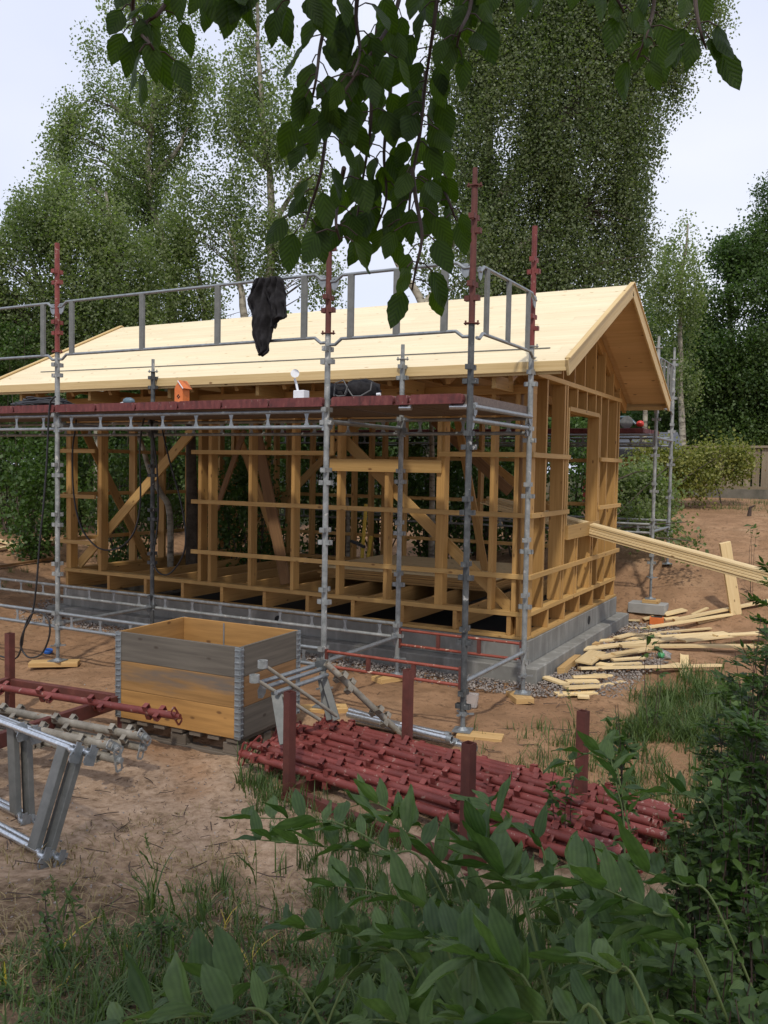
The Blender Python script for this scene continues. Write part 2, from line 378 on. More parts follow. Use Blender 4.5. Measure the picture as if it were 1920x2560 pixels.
fm = math_(t, 'ADD', math_(t, 'MULTIPLY', math_(t, 'SUBTRACT', -2.9, sx.outputs[1]), .9), math_(t, 'MULTIPLY', math_(t, 'SUBTRACT', n1, .5), 2.4))
c = tmix(t, ramp(t, fm, [(.35, 0), (.75, 1)]), sand, pale)
fm2 = math_(t, 'ADD', math_(t, 'ADD', math_(t, 'MULTIPLY', math_(t, 'SUBTRACT', -4.75, sx.outputs[1]), .8), math_(t, 'MULTIPLY', sx.outputs[0], .42)), math_(t, 'MULTIPLY', math_(t, 'SUBTRACT', n1, .5), 2.2))
c = tmix(t, ramp(t, fm2, [(.1, 0), (.5, 1)]), c, soil)
bkm = math_(t, 'ADD', math_(t, 'MULTIPLY', math_(t, 'SUBTRACT', math_(t, 'ADD', sx.outputs[1], math_(t, 'MULTIPLY', math_(t, 'SUBTRACT', -8.5, sx.outputs[0]), 1.4)), 9.5), .5), math_(t, 'MULTIPLY', math_(t, 'SUBTRACT', n1, .5), 1.5))
c = tmix(t, ramp(t, bkm, [(.2, 0), (.5, 1)]), c, forest)
t.links.new(c, b.inputs['Base Color']); b.inputs['Roughness'].default_value = .95; b.inputs['Specular IOR Level'].default_value = .1
hh = math_(t, 'ADD', math_(t, 'MULTIPLY', n2, 1.0), math_(t, 'MULTIPLY', n3, .35)); tbump(t, b, hh, .75, .03)
go = npmesh('ground', V, Fq, m, smooth=True); tag(go, kind='structure')

# ---------------------------------------------------------------- leaf generators
def unit(n):
    v = NR.normal(size=(n, 3)); return v / np.linalg.norm(v, axis=1)[:, None]
def leafquads(C, size, asp=.72, down=.0, curl=True):
    n = len(C); d = unit(n); d[:, 2] -= down; d /= np.linalg.norm(d, axis=1)[:, None]
    q = unit(n); s = np.cross(d, q); s /= np.linalg.norm(s, axis=1)[:, None] + 1e-9
    L_ = size * (.65 + .7 * NR.random(n))[:, None]; W = L_ * asp * .5
    a = C; tip = C + d * L_; m_ = C + d * L_ * .45
    V = np.stack([a, m_ + s * W, tip, m_ - s * W], 1).reshape(-1, 3)
    F_ = np.arange(n * 4).reshape(n, 4); return V, F_
def nz(p, sc):
    return np.array([noise.noise(Vector(q) * sc) for q in p])
def clusters(blobs, per_m2, sig, nleaf, shell=.55, gap=-.18, gsc=.55):
    """blobs: (center, rx, ry(view depth), rz). returns cluster centres"""
    out = []
    for (c, rx, rd, rz) in blobs:
        n = max(3, int(per_m2 * PI * rx * rz)); u = unit(n); r = NR.random(n) ** (1 / 3.) * (1 - shell) + shell * (NR.random(n) ** .3)
        p = u * np.minimum(r, 1.08)[:, None]
        P = np.array(c) + np.outer(p[:, 0] * rx, CR) + np.outer(p[:, 1] * rd, np.array([CF[0], CF[1], 0])) + np.outer(p[:, 2] * rz, [0, 0, 1])
        out.append(P)
    P = np.concatenate(out); k = nz(P, gsc) + .6 * nz(P + 31.7, gsc * 2.3) > gap
    return P[k]
def sprays(P, nleaf, sx_, sz_, drop=0):
    n = len(P); m_ = nleaf; sc = .6 + .8 * NR.random((n, 1, 1))
    q = np.clip(NR.normal(size=(n, m_, 3)), -1.75, 1.75) * np.array([sx_, sx_, sz_]) * sc
    q[:, :, 2] -= drop * NR.random((n, m_))
    C = (P[:, None, :] + q).reshape(-1, 3); cl = np.repeat(NR.random(n), m_); return C, cl
def limbs(trunk, P, every, r0=.02, droop=0.0, n=3):
    """tapered boughs from the trunk line up and out to the leaf sprays"""
    mb = MB(); tr = [Vector(p) for p in trunk]
    for i in range(0, len(P), every):
        e = Vector(P[i]); best = None
        for a, b_ in zip(tr, tr[1:]):
            for k in range(5):
                q = a.lerp(b_, k / 4); d = (q - e).length + abs((e.z - q.z) - .5 * math.hypot(e.x - q.x, e.y - q.y)) * 1.2
                if best is None or d < best[0]: best = (d, q)
        q = best[1]; l = (e - q).length
        if l < .15: continue
        mid = q.lerp(e, .5) + Vector((0, 0, .12 * l)) + Vector((RND.uniform(-1, 1), RND.uniform(-1, 1), 0)) * .06 * l
        pts = [q, q.lerp(mid, .5) + Vector((RND.uniform(-1, 1), RND.uniform(-1, 1), RND.uniform(-1, 1))) * .03 * l, mid, mid.lerp(e, .5) + Vector((0, 0, .03 * l)), e - Vector((0, 0, droop))]
        r = min(r0 * (.4 + l * .35), .07); mb.tube(pts, r, n, False, rs=[r, r * .8, r * .55, r * .35, r * .15])
    return mb
def tree(name, label, cat, trunks, blobs, t, leaf, size, per, nleaf, sx_=.13, sz_=.26, drop=.15, bark='bark', group='trees behind the building plot', r=.13, every=5, gap=-.18, gsc=.55, depthf=.8, shell=.55, toff=0):
    """trunks: list of pixel polylines at depth t; blobs (px,py,rx,ry[,dt]) in sight units"""
    B = []
    for q in blobs:
        dt = q[4] if len(q) > 4 else 0; c = at(q[0], q[1], t + dt); s = (t + dt) / F0
        rx = q[2] * s; rz = q[3] * s; B.append((tuple(c), rx, (rx + rz) / 2 * depthf + .25, rz))
    first = at(trunks[0][0][0], trunks[0][0][1], t + toff); base = Vector((first.x, first.y, g(first.x, first.y)))
    root = T(name, label, cat, base, group)
    allt = []
    for j, tp in enumerate(trunks):
        pts = [at(x, y, t + toff) for x, y in tp]
        if j == 0: pts = [Vector((pts[0].x + .05, pts[0].y, base.z - .15)), pts[0].lerp(base, .45)] + pts
        elif False: pass
        n = len(pts); fine = []
        for i in range(n - 1):
            for k in range(3): fine.append(pts[i].lerp(pts[i + 1], k / 3) + Vector((RND.uniform(-1, 1), RND.uniform(-1, 1), 0)) * .03)
        fine.append(pts[-1]); nn = len(fine); rr = r if j == 0 else r * .6
        MB().tube(fine, rr, 9, True, rs=[rr * (1 - .82 * i / (nn - 1)) for i in range(nn)]).build('trunk' if j == 0 else 'limb', M[bark], root, True)
        allt += fine
    P = clusters(B, per, None, nleaf, shell, gap, gsc); NR.shuffle(P)
    limbs(allt, P, every).build('branches', M['barkd'], root)
    C, cl = sprays(P, nleaf, sx_, sz_, drop)
    V, F_ = leafquads(C, size, .75, .35)
    bn = np.clip(nz(P, 1.1) * 1.1 + .5, 0, 1); bn = np.repeat(bn, nleaf); at_ = np.clip(cl * .3 + bn * .4 + NR.random(len(C)) * .4 - .08, 0, 1)
    npmesh('crown', V, F_, M[leaf], root, at_)
    return root
# ================================================================ the timber house
LX, DY = 6.47, 3.60
house = T('timber_frame_house', 'unfinished timber frame house with pale boarded gable roof on a concrete block plinth', 'house', (-LX / 2, DY / 2, -.4))
def hb(name, boxes, mat='stud', bevel=.002, **kw):
    mb = MB()
    for a, b_ in boxes: mb.box(a, b_)
    return mb.build(name, M[mat], kw.get('parent', house), bevel=bevel)
# plinth: ring wall of blocks, with footing ledge
def ring(mb, x0, y0, x1, y1, th, z0, z1):
    mb.box((x0, y0, z0), (x1, y0 + th, z1)); mb.box((x0, y1 - th, z0), (x1, y1, z1))
    mb.box((x0, y0 + th, z0), (x0 + th, y1 - th, z1)); mb.box((x1 - th, y0 + th, z0), (x1, y1 - th, z1))
m, t, b, o = newmat('plinth_concrete'); co = N(t, 'ShaderNodeTexCoord').outputs['Object']
n_ = tnoise(t, co, 3, 5, .6); c = ramp(t, n_, [(.3, (.165, .16, .145)), (.55, (.22, .215, .195)), (.8, (.29, .28, .26))])
sp = N(t, 'ShaderNodeSeparateXYZ'); t.links.new(co, sp.inputs[0])
jx = math_(t, 'LESS_THAN', math_(t, 'ABSOLUTE', math_(t, 'SUBTRACT', math_(t, 'FRACT', math_(t, 'MULTIPLY', math_(t, 'ADD', sp.outputs[0], sp.outputs[1]), 1.67)), .5)), .008)
c = tmix(t, math_(t, 'MULTIPLY', jx, .22), c, (.16, .16, .15))
st_ = tnoise(t, tmap(t, co, (5, 5, .8)), 1.6, 4, .6); c = tmix(t, ramp(t, st_, [(.52, 0), (.7, .45)]), c, (.42, .41, .38))
t.links.new(c, b.inputs['Base Color']); b.inputs['Roughness'].default_value = .92; b.inputs['Specular IOR Level'].default_value = .15
tbump(t, b, tnoise(t, co, 22, 4), .35, .006); M['plinth'] = m
mb = MB(); ring(mb, -LX - .02, -.0, .0 + .02, DY + .02, .2, -.235, -.004); pl = mb.build('plinth_wall', m, house, bevel=.006)
mb = MB(); ring(mb, -LX - .16, -.15, .16, DY + .16, .46, -.62, -.235); mb.build('footing', m, house, bevel=.012)
# mortar crumbs on the ledge, as one stuff part of the footing
# vents: pipe rims with flat black discs painting the shade inside
def vent(c, ax):
    mb = MB(); c = Vector(c); ax = Vector(ax); mb.pipe(c - ax * .01, c + ax * .004, .052, 20, .006); mb.build('vent_pipe', M['dark'], pl, True)
    mb = MB(); mb.tube([c - ax * .004, c + ax * .0015], .047, 20); mb.build('vent_shade_disc', M['dark'], pl)
q = onx(1472, 1550, .02); vent((.02, q.y, q.z), (1, 0, 0))
q = ony(696, 1550, 0); vent((q.x, .0, q.z), (0, -1, 0))
# inside: near-black slab, the crawl space shade put into its colour
hb('crawl_space_shade', [((-LX + .25, .25, -.34), (-.25, DY - .25, -.27))], 'dark')
# sill boards on the plinth
hb('sill_plate', [((-LX, -.012, .0), (.0, .15, .028))], 'stud2'); hb('sill_plate', [((-.145, .15, .0), (.012, DY, .028))], 'stud2')
hb('sill_plate', [((-LX, DY - .15, .0), (-.145, DY, .028))], 'stud2'); hb('sill_plate', [((-LX, .15, .0), (-LX + .15, DY - .15, .028))], 'stud2')
# floor joists across
jx_ = [-6.43, -5.67, -5.033, -4.424, -3.815, -3.19, -2.595, -2.0, -1.394, -.784, -.20]
for x in jx_: hb('floor_joist', [((x - .0225, .012, .029), (x + .0225, DY - .012, .222))], 'joist')
for x in (-.075, ): hb('floor_joist', [((x - .045, .004, .029), (x + .07, .1, .222))], 'joist')
gys = [.12, .679, 1.272, 1.867, 2.474, 3.067, 3.54]
for y in gys: hb('joist_blocking', [((-.172, y - .0225, .029), (-.006, y + .0225, .222))], 'joist')
# bottom wall plates
hb('wall_plate', [((-LX, .0, .223), (-.0, .12, .268))], 'stud2'); hb('wall_plate', [((-.12, .12, .223), (.0, DY, .268))], 'stud2')
hb('wall_plate', [((-LX, DY - .12, .223), (-.12, DY, .268))]); hb('wall_plate', [((-LX, .12, .223), (-LX + .12, DY - .12, .268))])
TP = 2.42   # underside of front top plate
zf = 2.46
def stud(x, y, z0, z1, wx, wy, mat='stud'): return hb('stud', [((x - wx / 2, y - wy / 2, z0), (x + wx / 2, y + wy / 2, z1))], mat)
SW = .045
for x in (-6.40, -5.84): stud(x + .03, .06, .269, TP, .055, .12)
for x, ww in ((-4.15, .05), (-3.995, .05), (-3.40, SW), (-2.80, SW), (-2.195, SW), (-.97, .09), (-.406, SW), (-.153, SW)):
    stud(x, .06, .269, TP, ww, .12)
stud(-1.60, .06, .269, 1.63, SW, .12)
stud(-.045, .06, .269, 2.55, .088, .118)
for x in (-5.25, -4.72): stud(x, .06, TP - .30, TP, SW, .11)
# top plate, inner beam
hb('top_plate', [((-LX, .0, TP), (-.0, .12, TP + .09))]); hb('top_plate', [((-LX, DY - .12, TP), (-.12, DY, TP + .09))])
hb('lintel', [((-LX + .12, .125, TP - .22), (-.13, .165, TP - .02))], 'joist')
hb('lintel', [((-2.30, -.028, 1.63), (-.955, -.001, 1.765))], 'stud2')
# horizontal battens outside the studs
def batten(a, b_): return hb('batten', [(a, b_)], 'stud2')
zr = (.600, 1.205, 1.800)
for i, z in enumerate(zr):
    batten((-LX - .1, -.030, z), (-5.875, -.001, z + .05))
for a, b_ in ((-4.26, -.0), ): batten((a, -.030, zr[0]), (b_, -.001, zr[0] + .05))
batten((-4.26, -.030, zr[1]), (-2.06, -.001, zr[1] + .05)); batten((-2.055, -.031, zr[1]), (.0, -.001, zr[1] + .05))
batten((-4.26, -.030, zr[2]), (-2.245, -.001, zr[2] + .05)); batten((-.985, -.030, zr[2]), (.0, -.001, zr[2] + .05))
hb('corner_board', [((-1.0, -.028, 1.851), (-.955, -.001, 2.42))], 'stud2'); hb('corner_board', [((-2.295, -.028, 1.851), (-2.25, -.001, 2.42))], 'stud2')
for z in zr[:1]: batten((.001, -.03, z), (.03, DY + .05, z + .05))
batten((.001, -.03, zr[1]), (.03, 1.235, zr[1] + .05)); batten((.001, 2.56, zr[1]), (.03, DY + .06, zr[1] + .05))
batten((.001, -.03, zr[2]), (.03, 1.235, zr[2] + .05)); batten((.001, 2.56, zr[2]), (.03, DY + .06, zr[2] + .05))
for z in zr: batten((-LX, DY + .001, z), (0, DY + .03, z + .05))
for z in zr: batten((-LX - .03, -.0, z + .02), (-LX - .001, DY, z + .07))
# gable near: wide studs
GT = 2.60
def gstud(y, z0, z1, wy=SW, wx=.145): return hb('stud', [((-wx, y - wy / 2, z0), (-.001, y + wy / 2, z1))])
for y in (.461, 1.079, 1.165, 2.60, 2.95, 3.56): gstud(y, .269, GT)
for y in (1.60, 1.70, 2.27, 2.36): gstud(y, .269, .915)
hb('window_jamb', [((-.145, 1.215, .93), (-.0, 1.26, 2.37))], 'stud2'); hb('window_jamb', [((-.145, 2.51, .93), (-.0, 2.555, 2.37))], 'stud')
hb('stud', [((-.145, 3.40, .269), (-.002, 3.44, GT))])
hb('window_sill', [((-.002, 1.215, .915), (.028, 2.56, 1.072))], 'stud2'); hb('window_sill', [((-.145, 1.20, .916), (-.004, 2.56, .95))], 'stud')
hb('window_header', [((-.145, 1.26, 2.335), (.004, 2.51, 2.385))], 'stud2')
for y in (1.55, 1.95, 2.35): gstud(y, 2.386, GT, .035, .14)
hb('top_plate', [((-.145, .121, GT), (.006, DY + .05, GT + .05))], 'stud2')
# gable near: upper wide studs to the roof
SL = .467; RZ0 = 2.65 + .59 * SL   # roof top height over y=0
def rz(y): return RZ0 + SL * (y if y < DY / 2 else DY - y)
for y in (.10, .50, .98, 1.42, 1.83, 2.30, 2.75, 3.2, 3.55): gstud(y, GT + .051, rz(y) - .16, .03, .15)
hb('gable_panel', [((-.19, .9, GT + .1), (-.16, 2.2, 3.15))], 'joist')
# left gable and rear wall
for y in (.06, .6, 1.2, 1.8, 2.4, 3.0, 3.54): hb('stud', [((-LX + .001, y - .0225, .269), (-LX + .12, y + .0225, GT))])
hb('top_plate', [((-LX, .121, GT), (-LX + .12, DY, GT + .05))])
bx = [ony(x, 1300, DY - .06).x for x in (505, 520, 552, 668, 690, 780, 885, 927, 960, 1010, 1200)]
for x in bx + [-6.4, -5.9, -5.3, -.35]: hb('stud', [((x - .0225, DY - .119, .269), (x + .0225, DY - .001, TP))], 'joist' if x > -3 else 'stud')
# braces
def brace(p0, p1, w=.12, th=.028, up=(0, 1, 0), mat='stud2'):
    MB().beam(p0, p1, w, th, up).build('diagonal_brace', M[mat], house, bevel=.002)
brace((-6.35, .145, .30), (-4.38, .145, 2.10)); brace((-2.30, .145, 2.05), (-.22, .145, .27))
brace((-LX + .14, .10, 2.3), (-LX + .14, 1.40, .27), up=(1, 0, 0), mat='stud')
brace((-6.3, DY - .14, .3), (-3.9, DY - .14, 2.4), mat='stud2'); brace((-2.6, DY - .14, 2.35), (-.3, DY - .14, .7), mat='joist')
brace(ony(1085, 1050, 3.0), ony(1275, 1230, 3.0), .14, .03, mat='brownwood')
brace(ony(638, 1065, .5), ony(715, 1460, .5), .145, .03, mat='brownwood'); brace(ony(612, 1075, .6), ony(540, 1275, .6), .07, .03, mat='brownwood')
for i, (x0, x1) in enumerate(((-4.0, -4.9), (-1.3, -1.7))): brace((x0, 1.6 + .6 * i, .27), (x1, 1.5 + .5 * i, 2.45), .095, .03, mat='joist')
# ceiling ties and rafters
for i in range(11):
    x = -LX + .06 + i * (LX - .12) / 10
    if i not in (0, 10): hb('ceiling_joist', [((x + .03, -.0, TP + .091), (x + .072, DY, TP + .19))], 'joist')
    for s in (0, 1):
        y0, y1 = (-.50, DY / 2 - .012) if s == 0 else (DY + .50, DY / 2 + .012)
        z0 = rz(-.5) - .135 ; z1 = rz(DY / 2) - .125
        MB().beam((x, y0, z0), (x, y1, z1), .045, .15, (0, -1 if s == 0 else 1, SL * 3)).build('rafter', M['joist'], house, bevel=.002)
# eave tails: pale rafter tips as in the photograph
for x in (ony(60, 985, -.45).x, ony(231, 975, -.45).x, ony(430, 970, -.45).x, ony(650, 962, -.45).x, ony(1240, 938, -.45).x, ony(1010, 945, -.45).x):
    hb('rafter_tail', [((x - .022, -.50, 2.43), (x + .022, -.02, 2.555))], 'stud2')
# roof deck: boards parallel to the ridge, laid as one thick sheet per slope
XL, XR = -LX - .78, .50
def slope(sgn):
    mb = MB(); n = 11; y0 = -.585 if sgn > 0 else DY + .585; y1 = DY / 2; ln = math.hypot(y1 - y0, (y1 - y0) * SL)
    for k in range(n):
        a = k / n; b_ = (k + 1) / n; ya = y0 + (y1 - y0) * a; yb = y0 + (y1 - y0) * b_
        za = rz(ya) if -.001 < ya < DY else (RZ0 + SL * (ya if sgn > 0 else DY - ya)); zb = RZ0 + SL * (yb if sgn > 0 else DY - yb)
        if sgn < 0: za = RZ0 + SL * (DY - ya)
        dz = -.022
        lo = Vector((0, ya, za + dz / 2 + 0)); hi = Vector((0, yb, zb + dz / 2 + 0)); mid = (lo + hi) / 2; w = (hi - lo).length - .0012
        nrm = Vector((0, -SL * sgn, 1)).normalized()
        cuts = [XL] + sorted([XL + (XR - XL) * ((k * .37 + j * .5 + .11) % 1) for j in range(2)]) + [XR]
        for c0, c1 in zip(cuts, cuts[1:]):
            if c1 - c0 > .02: mb.beam((c0, mid.y, mid.z), (c1 - .0015, mid.y, mid.z), w, .022, nrm)
    return mb
M['roofu'] = M['roof']
slope(1).build('roof_boards', M['roof'], house); slope(-1).build('roof_boards', M['soffit'], house)
# underside lining seen under the gable overhang
for sgn in (1, -1):
    y0 = -.56 if sgn > 0 else DY + .56
    for (xa, xb) in ((.02, XR - .02), (XL + .02, -LX - .02)):
        for k in range(6):
            a = k / 6; b_ = (k + 1) / 6; ya = y0 + (DY / 2 - y0) * a; yb = y0 + (DY / 2 - y0) * b_
            f = (lambda y: RZ0 + SL * (y if sgn > 0 else DY - y)); mid = Vector((0, (ya + yb) / 2, (f(ya) + f(yb)) / 2 - .036))
            w = math.hypot(yb - ya, f(yb) - f(ya)) - .002
            MB().beam((xa, mid.y, mid.z), (xb, mid.y, mid.z), w, .018, Vector((0, -SL * sgn, 1))).build('soffit_board', M['soffit'], house)
# fascia boards along both eaves, barge boards on the rakes
for y, s in ((-.60, 1), (DY + .60, -1)):
    z = rz(-.6)
    hb('fascia_board', [((XL, y - .012, z - .088), (XR, y + .012, z + .004))], 'trim')
    hb('fascia_batten', [((XL, y + s * .013, z - .112), (XR - .05, y + s * .04, z - .06))], 'trim')
for x in (XR + .013, XL - .013):
    for sgn in (1, -1):
        y0 = -.615 if sgn > 0 else DY + .615; f = (lambda y: RZ0 + SL * (y if sgn > 0 else DY - y))
        up = Vector((0, -SL * sgn, 1))
        MB().beam((x, y0, f(y0) - .058), (x, DY / 2 - .001 * sgn, f(DY / 2) - .058), .024, .145, up).build('barge_board', M['trim'], house, bevel=.003)
        MB().beam((x + (.0 if x > 0 else 0), y0, f(y0) + .024), (x, DY / 2 - .001 * sgn, f(DY / 2) + .024), .05, .016, up).build('barge_cap', M['trim'], house, bevel=.002)
# thin grey strip low across the slope
mb = MB(); yy = -.16; mb.beam((-6.72, yy, rz(0) + SL * yy + .010), (.24, yy - .1, rz(0) + SL * (yy - .1) + .010), .012, .008, (0, -SL, 1)); mb.build('grey_strip', M['flatgrey'], house)
# red and dark building wrap stripe near the plinth top
# things inside the house
st = T('panel_stack', 'stack of pale floor panels lying on the joists inside the house frame', 'panels', (-2.1, 2.3, .23))
for k in range(6):
    mb = MB(); a = RND.uniform(-.03, .03); mb.box((-3.35 + a, 1.45 + a, .232 + k * .026), (-.95 - a + (k % 2) * .03, 3.25 - a, .254 + k * .026)); mb.build('panel', M['scrap'] if k == 5 else M['joist'], st)
# red thin membrane line under sill
# ================================================================ scaffolds
def pockets(mb, p0, p1, r, z0=.12, step=.5, size=.052, rot=0):
    """pairs of U-shaped wedge pockets welded round a tube, every half metre"""
    p0 = Vector(p0); p1 = Vector(p1); x, y, z, l = frame(p0, p1, (0, 1, 0)); c, s = math.cos(rot), math.sin(rot); x, y = x * c + y * s, y * c - x * s
    d = z0
    while d < l - .05:
        for k, (a, b_) in enumerate(((x, y), (y, x))):
            q = p0 + z * (d + k * .105)
            if d + k * .105 > l - .03: break
            for sg in (1, -1):
                e = q + a * sg * (r + size * .30)
                h = size * .46; w = size * .40; th = .005
                mb.beam(q + a * sg * (r * .7) + b_ * w, q + a * sg * (r + size * .62) + b_ * w, h * 1.6, th, b_)
                mb.beam(q + a * sg * (r * .7) - b_ * w, q + a * sg * (r + size * .62) - b_ * w, h * 1.6, th, b_)
                mb.beam(q + a * sg * (r + size * .60) - b_ * (w + th / 2), q + a * sg * (r + size * .60) + b_ * (w + th / 2), h * 1.6, th, a)
        d += step
SR = .0242
def standard(parent, x, y, z0, z1, mat, off=.2, open_top=False):
    mb = MB(); mb.pipe((x, y, z0), (x, y, z1), SR, 14, .0035); pockets(mb, (x, y, z0), (x, y, z1), SR, off); return mb.build('standard', M[mat], parent, True)
def coupling(parent, x, y, z, mat):
    mb = MB(); o = []
    for k in range(8):
        a = k * PI / 4 + .2; o.append((.062 * math.cos(a), .040 * math.sin(a)))
    mb.plate(o, (x, y, z), (1, .3, 0), (-.3, 1, 0), .008)
    for s in (-1, 1): mb.tube([(x + s * .045, y + s * .012, z - .012), (x + s * .045, y + s * .012, z + .022)], .007, 6)
    return mb.build('joint_flange', M[mat], parent)
def jack(parent, x, y, zb, zt):
    root = MB(); root.tube([(x, y, zb + .006), (x, y, zt)], .016, 10); n = int((zt - zb) / .012)
    for k in range(n): root.tube([(x, y, zb + .012 + k * .012), (x, y, zb + .016 + k * .012)], .0195, 10)
    s = .072; root.plate([(-s, -s), (s, -s), (s, s), (-s, s)], (x, y, zb + .004), (1, .2, 0), (-.2, 1, 0), .008)
    root.tube([(x, y, zb + .008), (x, y, zb + .03)], .03, 10, rs=[.045, .02])
    o = root.build('base_jack', M['galv'], parent, False)
    mb = MB(); mb.tube([(x, y, zt - .012), (x, y, zt + .018)], .033, 10)
    for a in (0.4, 2.5, 4.6): mb.beam((x, y, zt), (x + .085 * math.cos(a), y + .085 * math.sin(a), zt + .004), .02, .012)
    mb.build('wing_nut', M['galv'], o)
    return o
def hook(mb, p, ax, s=1):
    """pressed hook plate at the end of a rail, ax = direction of rail"""
    ax = Vector(ax).normalized(); up = Vector((0, 0, 1))
    mb.plate([(-.005, .035), (.05, .035), (.055, -.01), (.04, -.05), (.012, -.075), (-.012, -.06), (-.02, -.01)], p, ax, up, .008)
    mb.tube([Vector(p) + Vector((-ax.y, ax.x, 0)) * .012 + up * .018, Vector(p) - Vector((-ax.y, ax.x, 0)) * .012 + up * .018], .012, 8)
def waist(mb, p, ax, h, w=.042, th=.005):
    w2 = w * .22
    o = [(-w / 2, 0), (w / 2, 0), (w * .28, h * .22), (w2 * .8, h * .5), (w * .28, h * .78), (w / 2, h), (-w / 2, h), (-w * .28, h * .78), (-w2 * .8, h * .5), (-w * .28, h * .22)]
    mb.plate(o, p, ax, (0, 0, 1), th)
def lattice(parent, x0, x1, y, zt, zb, mat='galv', step=.41, r=.017, square=False, off=.2, platemat='galv', nm='lattice_ledger'):
    """two parallel tubes tied by plates, along x"""
    mb = MB(); mb.tube([(x0 + .03, y, zt), (x1 - .03, y, zt)], r, 10); mb.tube([(x0 + .03, y, zb), (x1 - .03, y, zb)], r, 10)
    o = mb.build(nm, M[mat], parent, True)
    n = max(2, int(round((x1 - x0 - 2 * off) / step)))
    for k in range(n + 1):
        w = MB(); x = x0 + off + (x1 - x0 - 2 * off) * k / n
        if square: w.box((x - .017, y - .012, zb + r * .7), (x + .017, y + .012, zt - r * .7))
        else: waist(w, (x, y, zb + r * .6), (1, 0, 0), zt - zb - r * 1.2, .06)
        w.build('web_plate', M[platemat], o)
    for x, s in ((x0 + .03, 1), (x1 - .03, -1)): 
        w = MB(); w.box((x - .01, y - .014, zb - .03), (x + .01, y + .014, zt + .02)); w.build('end_plate', M[platemat], o)
    return o
def guard(parent, p0, p1, zt, zb, posts, mat='galv', dip=.045, dl=.13, pw=.055, pt=.012):
    """guard-rail frame between two standards: cranked tubes and flat uprights"""
    p0 = Vector(p0); p1 = Vector(p1); d = (p1 - p0); l = d.length; d.normalize(); mb = MB(); r = .0135
    for z in (zt, zb):
        pts = [(0.02, -dip), (.07, -dip), (dl, 0), (dl + .03, 0), (l - dl - .03, 0), (l - dl, 0), (l - .07, -dip), (l - .02, -dip)]
        mb.tube([p0 + d * a + Vector((0, 0, z + b_)) for a, b_ in pts], r, 10)
    o = mb.build('guard_rail', M[mat], parent, True)
    for s in posts:
        q = p0 + d * s; w = MB(); w.beam(q + Vector((0, 0, zb)), q + Vector((0, 0, zt)), pt * 2.2, pw, d)
        w.build('upright', M['flatgrey'], o, bevel=.002)
    for s, sg in ((.045, 1), (l - .045, -1)):
        w = MB(); q = p0 + d * s + Vector((0, 0, zt - dip)); hook(w, q, d * sg); w.build('rail_hook', M['galv'], o)
    return o
YO, YI = -1.99, -.66
fs = T('scaffold', 'steel scaffold with red deck and guard rails along the front eave of the house', 'scaffold', (-2.1, -1.3, -.38))
px_ = [-7.52, -4.30, -1.105, .175]; qx_ = [-7.5, -4.28, -1.093, .198]
def padz(x, y): return g(x, y) + .052
JZ = 2.77
fr = [('galvdirty', 'red', 3.85), ('galvdirty', 'red', 3.85), ('galvdirty', 'rustred', 3.62), ('galvdark', 'rustred', 3.80)]
for x, (m0, m1, zt) in zip(px_, fr):
    zb = padz(x, YO); jt = zb + (.16 if x < 0 else .13); jack(fs, x, YO, zb, jt)
    standard(fs, x, YO, jt + .01, JZ, m0, .22 if x < 0 else .05); coupling(fs, x, YO, JZ + .006, 'rustred' if x > -2 else 'red'); standard(fs, x, YO, JZ + .014, zt, m1, .18)
MB().tube([(px_[3], YO, 3.80), (px_[3], YO, 3.93)], .019, 10).build('spigot', M['rustred'], fs, True); coupling(fs, px_[3], YO, 3.80, 'rustred')
for i, x in enumerate(qx_):
    zb = padz(x, YI); jt = zb + .16; jack(fs, x, YI, zb, jt)
    if i == 3:
        standard(fs, x, YI, jt + .01, JZ, 'galvdirty', .12); coupling(fs, x, YI, JZ + .005, 'galvdirty'); standard(fs, x, YI, JZ + .013, 3.83, 'red', .15)
    else:
        standard(fs, x, YI, jt + .01, 2.72, 'galvdark' if i == 1 else 'galvdirty', .22); coupling(fs, x, YI, 2.72, 'galvdirty'); MB().tube([(x, YI, 2.71), (x, YI, 2.86)], .0185, 10).build('spigot', M['galvdirty'], fs, True)
# foot lattices
lattice(fs, px_[1], px_[2], YO, .140, -.0, 'galv'); lattice(fs, px_[0], px_[1], YO, .142, .0, 'galv'); lattice(fs, px_[2], px_[3], YO, .125, .0, 'redgal', .36, .013, True, .02, 'rustred')
lattice(fs, qx_[1], qx_[2], YI, .155, .025, 'galvdirty'); lattice(fs, qx_[0], qx_[1], YI, .155, .025, 'galvdirty'); lattice(fs, qx_[2], qx_[3], YI, .10, -.045, 'redgal', .36, .013, True, .02, 'rustred')
# lattices carrying the deck
lattice(fs, px_[1], px_[2], YO, 2.135, 2.005, 'galv'); lattice(fs, px_[0], px_[1], YO, 2.135, 2.005, 'galv')
for a, b_ in ((0, 1), (1, 2)): lattice(fs, qx_[a], qx_[b_], YI, 2.135, 2.005, 'galvdirty')
lattice(fs, qx_[2], qx_[3], YI, 2.135, 2.005, 'galvdirty')
